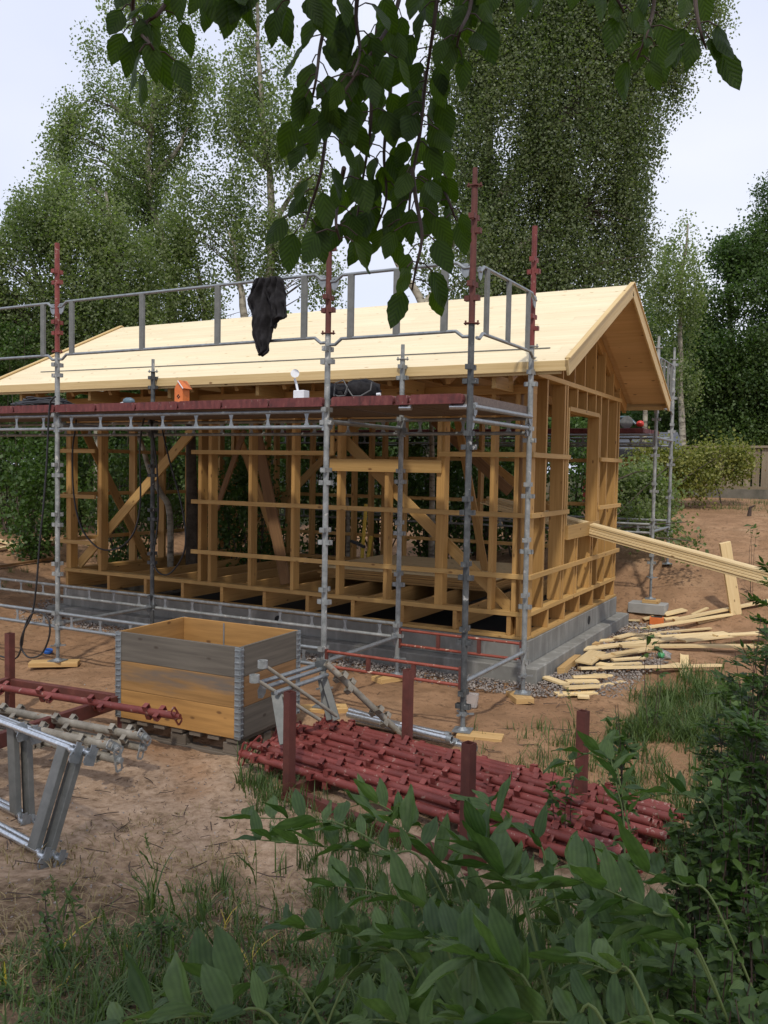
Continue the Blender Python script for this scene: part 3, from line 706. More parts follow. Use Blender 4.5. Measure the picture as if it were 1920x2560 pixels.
# transoms across
def transom(x0, x1, z, mat='galv'):
    mb = MB(); mb.tube([(x0, YO + .03, z), (x1, YI - .03, z)], SR * .82, 12); o = mb.build('transom', M[mat], fs, True)
    for xx, yy, d in ((x0, YO + .045, 1), (x1, YI - .045, -1)): w = MB(); hook(w, (xx, yy, z), (0, d, 0)); w.build('transom_hook', M['galv'], o)
for x0, x1 in zip(px_, qx_): transom(x0, x1, .03); transom(x0, x1, 2.05)
transom(px_[3] + .02, qx_[3] + .02, 2.15); 
mb = MB(); mb.tube([(px_[3] - .16, YO - .012, 2.15), (px_[3] - .02, YO, 2.15)], .022, 12); mb.build('tube_stub', M['galvbright'], fs, True)
mb = MB(); mb.tube([(-.42, YO - .012, 2.15), (-.32, YO, 2.15)], .022, 12); mb.build('tube_stub', M['galvbright'], fs, True)
# deck units, ends toward the camera, rounded end rail
def deckunit(x0, x1, y0, y1, z0, z1, mat='deck'):
    rr = .024; o = [(x0 + .004, z0 + rr)]
    for cx, cz, a0 in ((x0 + .010 + rr, z0 + rr, PI), (x1 - .010 - rr, z0 + rr, 1.5 * PI), (x1 - .010 - rr, z1 - rr, 0), (x0 + .010 + rr, z1 - rr, .5 * PI)):
        for k in range(4): a = a0 + k * PI / 6; o.append((cx + rr * math.cos(a), cz + rr * math.sin(a)))
    o = o[1:]; mb = MB(); mb.plate(o, (0, (y0 + .05 + y1) / 2, 0), (1, 0, 0), (0, 0, 1), y1 - y0 - .05); u = mb.build('deck_board', M['deckside'], fs)
    mb = MB(); mb.plate(o, (0, y0 + .025, .001), (1, 0, 0), (0, 0, 1), .05); mb.plate([(x0 + .006, z0 - .002), (x1 - .006, z0 - .002), (x1 - .006, z0 + .008), (x0 + .006, z0 + .008)], (0, y0 - .001, 0), (1, 0, 0), (0, 0, 1), .012)
    mb.build('board_end', M[mat], u)
sx_ = [ony(s * .4219, 1010, YO - .05).x for s in (85, 325, 568, 803, 1055, 1315, 1597)] + [ony(600 + .4219 * s, 1000, YO - .05).x for s in (172, 497, 538, 915)] + [-.32, .15]
wl = sx_[1] - sx_[0]
sx_ = [sx_[0] - wl * k for k in range(8, 0, -1)] + sx_
for a, b_ in zip(sx_, sx_[1:]):
    if b_ - a < .1: continue
    deckunit(a, b_, YO - .06 + RND.uniform(-.008, .008), YI + .04, 2.172, 2.245)
MB().beam((.14, YO, 2.20), (.16, YI + .02, 2.20), .03, .09).build('toe_board', M['deckside'], fs)
# guard rails
gposts = [ony(x * 1.1573, 800, YO).x - px_[1] for x in (155, 307, 470, 657)]
guard(fs, (px_[1], YO, 0), (px_[2], YO, 0), 3.265, 2.745, gposts); guard(fs, (px_[0], YO, 0), (px_[1], YO, 0), 3.265, 2.745, [3.22 - q for q in gposts][::-1])
gp2 = [ony(x * 1.1573, 760, YO).x - px_[2] for x in (758, 857, 960)]
guard(fs, (px_[2], YO, 0), (px_[3], YO, 0), 3.24, 2.725, gp2)
guard(fs, (px_[3] + .035, YO, 0), (qx_[3] + .035, YI, 0), 3.22, 2.715, [.2, .66, 1.12])
# rear scaffold
RS = T('scaffold', 'steel scaffold with dark deck behind the far side of the house', 'scaffold', (-2.8, 4.9, .1))
ry = (4.3, 5.5)
for i, x in enumerate((-6.1, -2.95, .33)):
    for j, y in enumerate(ry):
        zb = g(x, y) + (.03 if not (i == 2 and j == 0) else .16); jt = zb + .3; o = jack(RS, x, y, zb, jt)
        standard(RS, x, y, jt + .01, 3.40 - .02 * j, 'galvdirty', .2); coupling(RS, x, y, 3.40 - .02 * j, 'galvdirty'); MB().tube([(x, y, 3.38), (x, y, 3.56)], .0185, 8).build('spigot', M['galvdirty'], RS, True)
for y in ry:
    for a, b_ in ((-6.1, -2.95), (-2.95, .33)):
        o = lattice(RS, a, b_, y, 2.20, 2.08, 'galv'); o = lattice(RS, a, b_, y, .95, .83, 'galvdirty')
for z_ in (2.16, .85): MB().tube([(.33, 4.3, z_), (.33, 5.5, z_)], .02, 10).build('transom', M['galv'], RS, True)
for k in range(2): MB().box((-6.3, 4.34 + k * .58, 2.23), (.15, 4.88 + k * .58, 2.30)).build('deck_board', M['deck'], RS, bevel=.006)
guard(RS, (.33, 4.3, 0), (.33, 5.5, 0), 3.28, 2.60, [.2, .45, .75, 1.0], dip=.03)
guard(RS, (-2.95, 5.5, 0), (.33, 5.5, 0), 3.28, 2.75, [.3, .8, 1.4, 2.0, 2.6, 3.0])
guard(RS, (-6.1, 5.5, 0), (-2.95, 5.5, 0), 3.28, 2.75, [.3, .8, 1.4, 2.0, 2.6, 2.9])
# wooden pads under the front jacks
padl = [('pale wooden pad under the scaffold foot beside the hanging cable loop', .0), ('wooden pad under the scaffold foot behind the wooden crate', .2), ('wooden pad under the black scaffold leg beside the red pole rack', .3)]
for (x, (lb, a)) in zip(px_[1:], padl):
    z = g(x, YO); dx, dy = (.17, .03) if x < -4 else (.14, -.03)
    if x > 0: p0, p1 = (x - .02, YO - .05, z + .024), (x + .32, YO + .03, z + .024)
    else: p0, p1 = (x - .22, YO - .16, z + .024), (x + .16, YO + .13, z + .024)
    tag(MB().beam(p0, p1, .15, .05).build('wooden_pad', M['pad'], None, bevel=.003, loc=(x, YO, z)), lb, 'wood block', 'pads under scaffold feet')
for x, lb in ((qx_[1], 'wooden pad under the dark inner scaffold leg left of the crate'), (qx_[2], 'wooden pad under the inner scaffold leg behind the red ledger'), (qx_[3], 'short pale wooden pad under the scaffold foot at the house corner')):
    z = g(x, YI); p0, p1 = ((x - .10, YI + .06, z + .024), (x + .08, YI - .16, z + .024)) if x > 0 else ((x - .12, YI - .2, z + .024), (x + .02, YI + .09, z + .024))
    tag(MB().beam(p0, p1, .17, .05).build('wooden_pad', M['pad'], None, bevel=.003, loc=(x, YI, z)), lb, 'wood block', 'pads under scaffold feet')
z = g(.33, 4.3)
tag(MB().box((.06, 4.12, z - .03), (.56, 4.42, z + .11)).build('concrete_block', M['concrete'], None, bevel=.008, loc=(.3, 4.3, z)), 'grey concrete block lying on the sand by the rear corner of the house', 'concrete block')
tag(MB().box((.24, 4.18, z + .111), (.46, 4.36, z + .158)).build('wooden_pad', M['pad'], None, bevel=.003, loc=(.33, 4.3, z + .11)), 'small wood block on top of the grey concrete block', 'wood block')
# ---- things on the scaffold
# clothing draped on the guard rail
def cloth(name, outline_px, Y, label, cat, nx_=30, ny_=44):
    ys = [p[0] for p in outline_px]; V = []; y0, y1 = ys[0], ys[-1]
    for j in range(ny_):
        v = j / (ny_ - 1); py = y0 + (y1 - y0) * v
        l = np.interp(py, ys, [p[1] for p in outline_px]); r = np.interp(py, ys, [p[2] for p in outline_px])
        for i in range(nx_):
            u = i / (nx_ - 1); px = l + (r - l) * u; q = ony(px, py, Y)
            fold = .035 * abs(math.sin(u * 9 + 2.5 * v + 1.5 * math.sin(v * 4))) + .03 * math.sin(u * PI) + .06 * (.5 - abs(noise.noise(Vector((u * 3 + v * 2, v * 2.5, 3))) * 1.6)) + .02 * noise.noise(Vector((u * 9, v * 9, 7)))
            V.append((q.x, q.y - .015 - max(fold, -.01), q.z))
    F_ = [(j * nx_ + i, j * nx_ + i + 1, (j + 1) * nx_ + i + 1, (j + 1) * nx_ + i) for j in range(ny_ - 1) for i in range(nx_ - 1)]
    V = np.array(V); c = V.mean(0); o = npmesh(name, V, np.array(F_), M['cloth'], smooth=True, loc=tuple(c)); s = o.modifiers.new('t', 'SOLIDIFY'); s.thickness = .012; s.offset = 1
    return o
def rp(x, y): return (600 + x * .4219, 600 + y * .4219)
ol = [(234, 118, 205), (246, 98, 214), (300, 76, 216), (360, 68, 220), (400, 82, 222), (460, 92, 226), (490, 88, 224), (525, 86, 218), (560, 84, 212), (600, 98, 205), (640, 118, 192), (664, 132, 186), (690, 144, 152)]
olr = [(226, 190, 262), (240, 180, 277), (300, 182, 284), (360, 190, 290), (420, 196, 296), (464, 200, 300), (476, 204, 262), (500, 212, 234), (528, 216, 226)]
J = T('draped_trousers', 'black work trousers draped over the galvanised guard rail', 'trousers', tuple(ony(675, 700, YO)))
o = cloth('trouser_leg', [(600 + a * .4219, 600 + b_ * .4219, 600 + c_ * .4219) for a, b_, c_ in ol], YO, '', ''); o.location = Vector(o.location) - J.location; o.parent = J
o = cloth('trouser_leg', [(600 + a * .4219, 600 + b_ * .4219, 600 + c_ * .4219) for a, b_, c_ in olr], YO - .03, '', '', 18, 30); o.location = Vector(o.location) - J.location; o.parent = J
ol2 = [(240, 120, 270), (300, 100, 275), (380, 110, 262), (430, 130, 240)]
o = cloth('back_fold', [(600 + a * .4219, 600 + b_ * .4219, 600 + c_ * .4219) for a, b_, c_ in ol2], YO + .055, '', '', 14, 12); o.location = Vector(o.location) - J.location; o.parent = J
# black bundled bag of clothing on the deck
DZ = 2.246
def blobmesh(name, c, r, mat, seed=0, parent=None, amp=.25, fl=.0, sub=3, freq=3.0):
    bm = bmesh.new(); bmesh.ops.create_icosphere(bm, subdivisions=sub, radius=1)
    for v in bm.verts:
        n = v.co.normalized(); k = 1 + amp * noise.noise(n * freq + Vector((seed, 0, 0))) + amp * .4 * noise.noise(n * freq * 2.7 + Vector((0, seed, 0)))
        p = Vector((n.x * r[0], n.y * r[1], n.z * r[2])) * k; p.z = max(p.z, -r[2] * .72); v.co = p
    me = bpy.data.meshes.new(name); bm.to_mesh(me); bm.free(); me.materials.append(mat)
    for p in me.polygons: p.use_smooth = True
    o = bpy.data.objects.new(name, me); COL.objects.link(o)
    if parent: o.parent = parent; off = parent.location
    else: off = Vector((0, 0, 0))
    o.location = Vector(c) - off; return o
bc = ony(885, 985, -1.7); bag = T('tool_bag', 'crumpled black tool belt and bag on the red scaffold deck', 'bag', (bc.x, -1.7, DZ))
blobmesh('bag_body', (ony(905, 985, -1.7).x, -1.7, DZ + .075), (.165, .13, .10), M['cloth'], 2, bag); blobmesh('bag_body', (ony(848, 985, -1.7).x, -1.7, DZ + .06), (.12, .12, .085), M['cloth'], 8, bag)
for k, pts in enumerate([[(835, 990), (838, 958), (858, 950), (868, 968), (862, 985)], [(868, 972), (880, 990), (900, 990), (925, 975), (928, 955)], [(830, 985), (842, 990), (860, 988), (868, 972)]]):
    MB().tube([Vector((ony(a, b_, -1.84).x, -1.84 + .01 * k, ony(a, b_, -1.84).z)) for a, b_ in pts], .006, 6).build('strap', M['clothseam'], bag, True)
MB().tube([ony(942, 986, -1.8), ony(951, 985, -1.8)], .012, 8).build('chalk', M['white'], bag)
# orange bird-house shaped box
q = ony(455, 1000, -1.8); bh = T('bird_house', 'small orange pointed box like a bird house on the scaffold deck', 'bird house', (q.x, -1.8, DZ))
hw = .050
o_ = [(-hw, 0), (hw, 0), (hw, .135), (hw * .72, .165), (.0, .205), (-hw * .72, .165), (-hw, .135)]
MB().plate(o_, (q.x, -1.8, DZ + .001), (1, 0, 0), (0, 0, 1), .10).build('box', M['orange'], bh, bevel=.003)
MB().beam((q.x + .002, -1.86, DZ + .209), (q.x + hw + .016, -1.86, DZ + .135), .012, .008, (0, 0, 1)).build('roof_edge', M['white'], bh)
MB().beam((q.x + .004, -1.80, DZ + .213), (q.x + hw + .02, -1.80, DZ + .135), .12, .008, (0, 0, 1)).build('roof', M['orange'], bh)
for dx, dz in ((0, .05), (0, .075), (-.012, .065), (.014, .06)): MB().box((q.x + dx - .006, -1.8515, DZ + dz - .008), (q.x + dx + .006, -1.8505, DZ + dz + .008)).build('entrance_slot', M['dark'], bh)
# white work lamp
q = ony(754, 990, -1.8); wl_ = T('work_lamp', 'white work lamp with round head on a bent arm standing on the deck', 'lamp', (q.x, -1.8, DZ))
MB().box((q.x - .055, -1.85, DZ + .001), (q.x + .055, -1.76, DZ + .085)).build('base', M['white'], wl_, bevel=.004)
MB().tube([(q.x - .04, -1.8, DZ + .08), (q.x - .055, -1.8, DZ + .14), (q.x - .075, -1.8, DZ + .19)], .011, 8).build('arm', M['white'], wl_, True)
MB().tube([(q.x - .062, -1.81, DZ + .225), (q.x - .045, -1.84, DZ + .232)], .045, 18, True, rs=[.022, .038]).build('head', M['white'], wl_, True)
# cable heap and blue tool on the deck left
q = ony(110, 1000, -1.75); cb = T('cable_coil', 'loose black cable coil lying on the left end of the scaffold deck', 'cable', (q.x, -1.75, DZ))
for k in range(7):
    a0 = RND.random() * 6; R_ = .2 + .03 * k; mb = MB(); mb.tube([(q.x + R_ * 1.15 * math.cos(a0 + a * .3) + RND.uniform(-.01, .01), -1.75 + R_ * .55 * math.sin(a0 + a * .3), DZ + .012 + .012 * (7 - k) * (1 if 1 else 0) + .01 * math.sin(a * .8 + k)) for a in range(22)], .008, 6); mb.build('cable', M['black'], cb, True)
blobmesh('bundle', (q.x + .05, -1.75, DZ + .055), (.13, .09, .045), M['black'], 5, cb)
q = ony(318, 995, -1.8); tl = T('power_tool', 'small blue and grey hand tool lying on the scaffold deck', 'tool', (q.x, -1.8, DZ))
blobmesh('body', (q.x + .02, -1.8, DZ + .035), (.07, .04, .038), M['tool'], 4, tl, .15); MB().beam((q.x - .09, -1.8, DZ + .012), (q.x - .02, -1.8, DZ + .03), .03, .016).build('blade', M['white'], tl)
# circular saw on the rear deck
q = ony(1600, 1045, 4.5); sw = T('circular_saw', 'blue and grey saw with red tip lying on the rear scaffold deck', 'saw', (q.x, 4.5, 2.30))
x0 = -.12
blobmesh('motor', (x0 - .05, 4.5, 2.375), (.12, .09, .065), M['tool'], 4, sw, .15); MB().tube([(x0 - .17, 4.45, 2.37), (x0 - .08, 4.45, 2.46), (x0 + .03, 4.45, 2.46), (x0 + .14, 4.45, 2.36)], .02, 8).build('handle', M['tool'], sw, True)
blobmesh('red_cap', (x0 + .2, 4.45, 2.36), (.055, .05, .05), M['toolred'], 9, sw, .15); MB().plate([(.09 * math.cos(k * PI / 8), .09 * math.sin(k * PI / 8)) for k in range(16)], (x0 + .02, 4.41, 2.385), (1, 0, 0), (0, 0, 1), .01).build('guard_disc', M['galv'], sw)
# hanging cables
def smoothline(P, k=5):
    P = [Vector(p) for p in P]; out = []
    for i in range(len(P) - 1):
        p0 = P[max(i - 1, 0)]; p1 = P[i]; p2 = P[i + 1]; p3 = P[min(i + 2, len(P) - 1)]
        for j in range(k):
            s = j / k; out.append(.5 * ((2 * p1) + (p2 - p0) * s + (2 * p0 - 5 * p1 + 4 * p2 - p3) * s * s + (3 * p1 - p0 - 3 * p2 + p3) * s ** 3))
    out.append(P[-1]); return out
def r4(x, y): return (x * .4219, 1000 + y * .4219)
def hang(pts, Y, r, label, grp='black cables hanging from the deck'):
    P = [ony(*r4(x, y), Y + RND.uniform(-.01, .01)) for x, y in pts]; c = P[0]
    tag(MB().tube(smoothline(P), r, 8).build('hanging_cable', M['black'], None, True, loc=tuple(c)), label, 'cable', grp)
hang([(330, -20), (310, -5), (292, 60), (275, 400), (255, 650), (235, 850), (215, 1100), (190, 1270), (140, 1370), (122, 1450), (150, 1510), (190, 1527), (250, 1500), (292, 1400), (290, 1310), (250, 1265), (205, 1258), (165, 1300), (140, 1380), (130, 1450), (105, 1520), (60, 1532), (-40, 1505)], YO - .08, .0095, 'long black cable hanging beside the left scaffold leg, looped at the ground')
hang([(455, 60), (447, 170), (430, 300), (437, 560), (480, 750), (560, 860), (640, 890), (730, 862), (800, 770), (832, 600), (828, 300), (845, 150), (870, 60)], -1.0, .0095, 'black cable sagging in a wide loop left of the dark inner scaffold leg')
hang([(955, 60), (965, 190), (1010, 380), (1070, 600), (1100, 800), (1080, 930), (1000, 1032), (930, 1010), (913, 900), (937, 700), (930, 400), (900, 170), (880, 60)], -.74, .0095, 'black cable hanging in a deep narrow loop right of the dark inner scaffold leg')
# ================================================================ trees, fence and what stands behind
K = 1.1573
# left birches
def px_tree(name, label, trunks, blobs, t, leaf='birch', size=.07, per=10, nleaf=60, **kw):
    return tree(name, label, 'tree', trunks, blobs, t, leaf, size * .78, int(per * 2.5), int(nleaf * 1.45), **dict(dict(sx_=.11, sz_=.24), **kw))
px_tree('birch_tree', 'tall birch with open crown and pale trunk, second tree from the left edge',
        [[(428, 790), (428, 690), (405, 600), (380, 530), (372, 400), (385, 250), (392, 80), (400, -80)], [(428, 720), (470, 640), (500, 560)], [(376, 450), (440, 380), (470, 320)], [(380, 330), (300, 280), (260, 240)]],
        [(350, 50, 125, 75), (325, 165, 145, 90), (250, 320, 120, 85), (420, 300, 90, 110), (185, 370, 70, 45), (105, 368, 36, 12), (310, 430, 175, 85), (185, 285, 55, 40), (400, -10, 110, 60), (330, 560, 150, 90), (490, 190, 55, 55)],
        18, per=22, nleaf=58, gap=-.05, gsc=.7, size=.072, shell=.25)
px_tree('birch_tree', 'birch at the left edge with broad low crown reaching out of the picture',
        [[(250, 900), (285, 700), (290, 600), (265, 480)], [(120, 900), (110, 740), (60, 600)]],
        [(120, 560, 105, 85), (40, 650, 130, 95), (210, 600, 130, 95), (300, 700, 150, 90), (90, 760, 170, 90), (140, 480, 60, 45), (-60, 720, 110, 120), (60, 880, 150, 70), (280, 800, 150, 60)],
        16, per=26, nleaf=62, gap=-.28, gsc=.8, size=.07, shell=.25)
px_tree('birch_tree', 'slender birch with straight pale trunk left of the hanging leaves',
        [[(670, 800), (665, 735), (680, 640), (675, 480), (660, 330), (650, 200), (645, 60), (640, -80)], [(672, 600), (720, 500), (760, 430)], [(668, 420), (600, 350), (570, 300)], [(610, 800), (600, 700), (585, 620), (560, 560)]],
        [(640, 50, 100, 85), (645, 190, 105, 90), (585, 300, 75, 60), (715, 340, 85, 85), (545, 470, 115, 55), (600, 545, 120, 55), (740, 560, 75, 85), (640, 400, 90, 60), (790, 460, 45, 60), (640, -40, 100, 60), (470, 560, 70, 60), (790, 690, 60, 55), (590, 660, 38, 30), (690, 560, 60, 60), (680, 660, 50, 50), (560, 620, 70, 40)],
        17, per=22, nleaf=55, gap=-.04, gsc=.8, size=.072, shell=.25)
px_tree('birch_tree', 'bushy young birch filling the gap behind the left part of the roof',
        [[(520, 900), (510, 760), (490, 640)], [(430, 900), (440, 760)]],
        [(470, 680, 110, 75), (430, 770, 130, 60), (560, 770, 70, 45), (400, 620, 80, 60)], 17.5, 'birch', per=17, nleaf=60, gap=-.3, gsc=.9)
# big birch, centre right
px_tree('birch_tree', 'largest birch with dense drooping crown behind the roof ridge',
        [[(1205, 900), (1205, 690), (1212, 560), (1218, 430), (1225, 250), (1240, 100), (1250, -80)], [(1212, 560), (1300, 420), (1400, 300), (1480, 150), (1520, -40)], [(1216, 480), (1120, 380), (1080, 260)], [(1206, 680), (1330, 600), (1450, 520)]],
        [(1300, 40, 220, 110), (1520, 40, 190, 110), (1690, 20, 100, 75), (1770, 10, 50, 60), (1180, 170, 120, 120), (1350, 200, 190, 130), (1540, 190, 120, 110), (1655, 150, 70, 90), (1240, 340, 150, 110), (1420, 350, 160, 110), (1560, 330, 95, 90), (1280, 480, 150, 100), (1450, 480, 140, 90), (1580, 470, 65, 70), (1260, 610, 130, 75), (1420, 600, 120, 75), (1545, 590, 75, 70), (1590, 640, 45, 60), (1160, 480, 70, 110), (1240, 740, 150, 60), (1420, 760, 140, 60), (1350, 690, 140, 50), (1500, 690, 80, 40), (1300, -90, 240, 80), (1550, -90, 200, 80)],
        16.5, per=30, nleaf=64, sz_=.36, drop=.3, gap=-.22, gsc=.95, size=.066, leaf='birch2', r=.2, shell=.15)
px_tree('birch_tree', 'thin crooked birch seen below the tip of the hanging leaves',
        [[(1080, 900), (1060, 760), (1010, 690), (985, 640), (960, 600)], [(1060, 760), (1110, 700), (1130, 620)]],
        [(1120, 640, 80, 75), (1160, 720, 90, 50), (985, 700, 40, 42), (1060, 690, 55, 50), (1040, 620, 50, 45), (1180, 580, 60, 70)], 15.5, 'birch2', per=15, nleaf=42, gap=-.15, gsc=1.1)
# right hand trees
px_tree('poplar_tree', 'slim light tree rising between the roof peak and the right edge',
        [[(1705, 1100), (1700, 900), (1705, 700), (1720, 560)]],
        [(1722, 555, 42, 38), (1700, 640, 62, 60), (1690, 730, 85, 70), (1690, 830, 90, 80), (1700, 930, 80, 60), (1650, 720, 45, 40)], 23, 'birch', per=9, nleaf=60, gap=-.15, gsc=.8, size=.085, sz_=.3)
px_tree('broadleaf_tree', 'dense dark broadleaf tree right of the roof, behind the plank fence',
        [[(1830, 1130), (1840, 1000), (1830, 850), (1820, 700)], [(1835, 1020), (1760, 930)], [(1838, 980), (1900, 880)]],
        [(1905, 590, 60, 50), (1870, 640, 80, 50), (1830, 660, 80, 60), (1790, 1100, 140, 40), (1870, 730, 120, 90), (1790, 780, 90, 80), (1880, 860, 130, 90), (1770, 880, 110, 80), (1820, 960, 130, 80), (1720, 960, 90, 60), (1900, 1000, 110, 70), (1750, 1050, 120, 60), (1880, 1060, 90, 50), (1640, 1060, 70, 60)],
        25, 'darkleaf', per=8, nleaf=85, sx_=.2, sz_=.2, drop=0, gap=-.3, gsc=.6, size=.11, bark='barkd', r=.25)
px_tree('broadleaf_tree', 'dark tree at the far right edge reaching above the others',
        [[(1960, 1200), (1955, 900), (1950, 600)]],
        [(1930, 500, 34, 55), (1935, 580, 60, 70), (1955, 690, 70, 100), (1930, 820, 60, 80), (1900, 900, 50, 60), (1960, 960, 90, 120), (1930, 1060, 60, 60)], 25, 'bushleaf', per=12, nleaf=60, sx_=.16, sz_=.16, drop=0, gap=-.3, gsc=.8, size=.085, bark='barkd')
px_tree('broadleaf_tree', 'mid green tree behind the far corner of the roof',
        [[(1600, 1150), (1600, 950), (1610, 800)]],
        [(1620, 800, 60, 60), (1640, 900, 70, 70), (1600, 980, 80, 70), (1560, 900, 60, 80), (1640, 1050, 80, 50), (1540, 1050, 80, 60)], 27, 'bushleaf', per=7, nleaf=75, sx_=.2, sz_=.2, drop=0, gap=-.3, gsc=.6, size=.11, bark='barkd')
px_tree('broadleaf_tree', 'dark tree standing just outside the right edge beyond the fence', [[(2250, 1200), (2250, 900), (2260, 600)]],
        [(2230, 560, 120, 110), (2150, 700, 130, 110), (2330, 720, 150, 120), (2200, 860, 160, 110), (2350, 930, 130, 110), (2150, 1010, 120, 80)], 25, 'bushleaf', per=7, nleaf=60, sx_=.2, sz_=.2, drop=0, gap=-.3, gsc=.6, size=.11, bark='barkd', r=.25)
# thicket seen through and beside the house
def bush(label, px, py, rx, ry, t, leaf='bushleaf', per=17, nleaf=55, size=.07, name='bush', **kw):
    q = at(px, py, t); gz = g(q.x, q.y); s = t / F0
    py1 = py + ry; 
    r = T(name, label, 'bush', (q.x, q.y, gz), 'bushes behind the house')
    top = at(px, py - ry, t).z; h = max(top - gz, .5)
    c = (q.x, q.y, gz + h * .5); B = [(c, rx * s, rx * s * .8, h * .52)]
    P = clusters(B, per * 1.8, None, nleaf, .25, kw.get('gap', -.4), .9)
    P = P[P[:, 2] > gz + .02]
    mb = MB()
    for i in range(0, len(P), 5):
        e = Vector(P[i]); b0 = Vector((q.x + (e.x - q.x) * .25 + RND.uniform(-.1, .1), q.y + (e.y - q.y) * .25, gz - .02)); mid = b0.lerp(e, .5) + Vector((RND.uniform(-.15, .15), RND.uniform(-.1, .1), .15)); mb.tube([b0, b0.lerp(mid, .5), mid, e], .012, 4, False, rs=[.022, .015, .011, .004])
    mb.build('stems', M['barkd'], r)
    C, cl = sprays(P, nleaf, .14, .14); V, F_ = leafquads(C, size, .75, .1)
    npmesh('foliage', V, F_, M[leaf], r, np.clip(cl * .6 + NR.random(len(C)) * .45, 0, 1)); return r
bl = [(40, 960, 120, 150, 15.5, 'bushleaf', 'broad dark bush at the far left below the platform'), (90, 1190, 85, 85, 14.0, 'bushleaf', 'low bright green bush on the sand left of the scaffold leg'),
      (180, 1000, 90, 170, 17, 'darkleaf', 'tall dark bush behind the left gable'), (300, 980, 100, 170, 16.5, 'bushleaf', 'leafy bush behind the first studs of the frame'),
      (430, 940, 110, 160, 18, 'darkleaf', 'dark bush behind the crossed braces'), (560, 1060, 100, 170, 16, 'darkleaf', 'dark bush behind the middle studs'),
      (700, 1080, 100, 160, 17, 'bushleaf', 'bush behind the frame left of the pale header board'), (830, 1070, 110, 170, 15.5, 'bushleaf', 'bush behind the pale header board'),
      (960, 1080, 110, 170, 16.5, 'darkleaf', 'dark bush right behind the leaning brace'), (1090, 1090, 110, 160, 15, 'bushleaf', 'bush behind the double stud'),
      (1210, 1080, 100, 160, 16, 'darkleaf', 'dark bush behind the black scaffold leg'), (1310, 1110, 90, 140, 15, 'bushleaf', 'bush behind the corner of the frame'),
      (1420, 1130, 90, 90, 15.5, 'bushleaf', 'light bush seen through the gable window'), (620, 1180, 90, 60, 13.5, 'bushleaf', 'low bush behind the middle bay of the frame'), (330, 1180, 120, 50, 14, 'darkleaf', 'low dark bush behind the left bay')]
for px, py, rx, ry, t_, lf, lb in bl: bush(lb, px, py, rx, ry, t_, lf)
# bare trunks and crooked stems just behind the house
def snag(pts, t, r, label, mat='bark'):
    P = [at(x, y, t) for x, y in pts]; b0 = P[0]; gz = g(b0.x, b0.y); P = [Vector((b0.x, b0.y, gz - .1))] + P; fine = smoothline(P, 4); n = len(fine)
    tag(MB().tube(fine, r, 8, True, rs=[r * (1 - .5 * i / n) for i in range(n)]).build('tree_trunk', M[mat], None, True, loc=(b0.x, b0.y, gz)), label, 'tree trunk')
snag([(480, 1290), (478, 1150), (475, 1000), (470, 880)], 13.2, .10, 'thick rough trunk standing behind the double studs', 'barkd')
snag([(425, 1290), (400, 1230), (375, 1180), (350, 1100), (325, 1080), (310, 1030)], 13.0, .05, 'crooked pale stem leaning behind the left bay')
snag([(1080, 1290), (1080, 1150), (1078, 1050), (1070, 900)], 13.4, .055, 'thin pale birch trunk behind the right bay')
snag([(1600, 1215), (1608, 1120), (1613, 1050), (1612, 960)], 17.5, .075, 'white birch trunk in front of the red shed')
snag([(870, 1290), (860, 1200), (880, 1120), (840, 1050), (850, 980)], 14, .035, 'thin twisting stem behind the header board')
# fence on the right
fa = at(2560, 1262, 17.0); fb = at(1480, 1225, 21.5); fa.z = 0; fb.z = 0; fd = (fb - fa).normalized(); fl_ = (fb - fa).length; ztop = at(1850, 1118, 20).z; zb_ = at(1850, 1222, 20).z
fn = T('plank_fence', 'weathered grey-brown plank fence with capping rail on a low concrete base at the right', 'fence', (fa.x, fa.y, g(fa.x, fa.y)))
for k in range(int(fl_ / .185)):
    p = fa + fd * (.1 + .185 * k); h_ = RND.uniform(-.01, .01)
    MB().beam((p.x, p.y, zb_ + .01), (p.x, p.y, ztop - .03 + h_), .145, .022, Vector((-fd.y, fd.x, 0))).build('fence_board', M['fencew'], fn)
for z_, h_, w_ in ((ztop + .0, .05, .14), (ztop - .14, .09, .04), (zb_ + .02, .09, .05)):
    off = Vector((-fd.y, fd.x, 0)) * (0 if w_ > .1 else (.04 if (Vector((-fd.y, fd.x, 0)).dot(Vector(CF)) > 0) else -.04))
    if w_ < .1 and z_ < ztop - .5: off = -off
    MB().beam(fa + off + Vector((0, 0, z_)), fb + off + Vector((0, 0, z_)), w_, h_).build('fence_rail', M['fencew'], fn)
for k in range(6):
    p = fa + fd * (.6 + 1.9 * k) - off * 0; q = Vector((-fd.y, fd.x, 0)) * .08
    if q.dot(Vector(CF)) < 0: q = -q
    MB().beam((p.x + q.x, p.y + q.y, zb_ - .3), (p.x + q.x, p.y + q.y, ztop - .03), .1, .1, fd).build('fence_post', M['fencew'], fn)
MB().beam((fa.x, fa.y, zb_ - .22), (fb.x, fb.y, zb_ - .22), .14, .44).build('fence_base', M['darkconcrete'], fn)
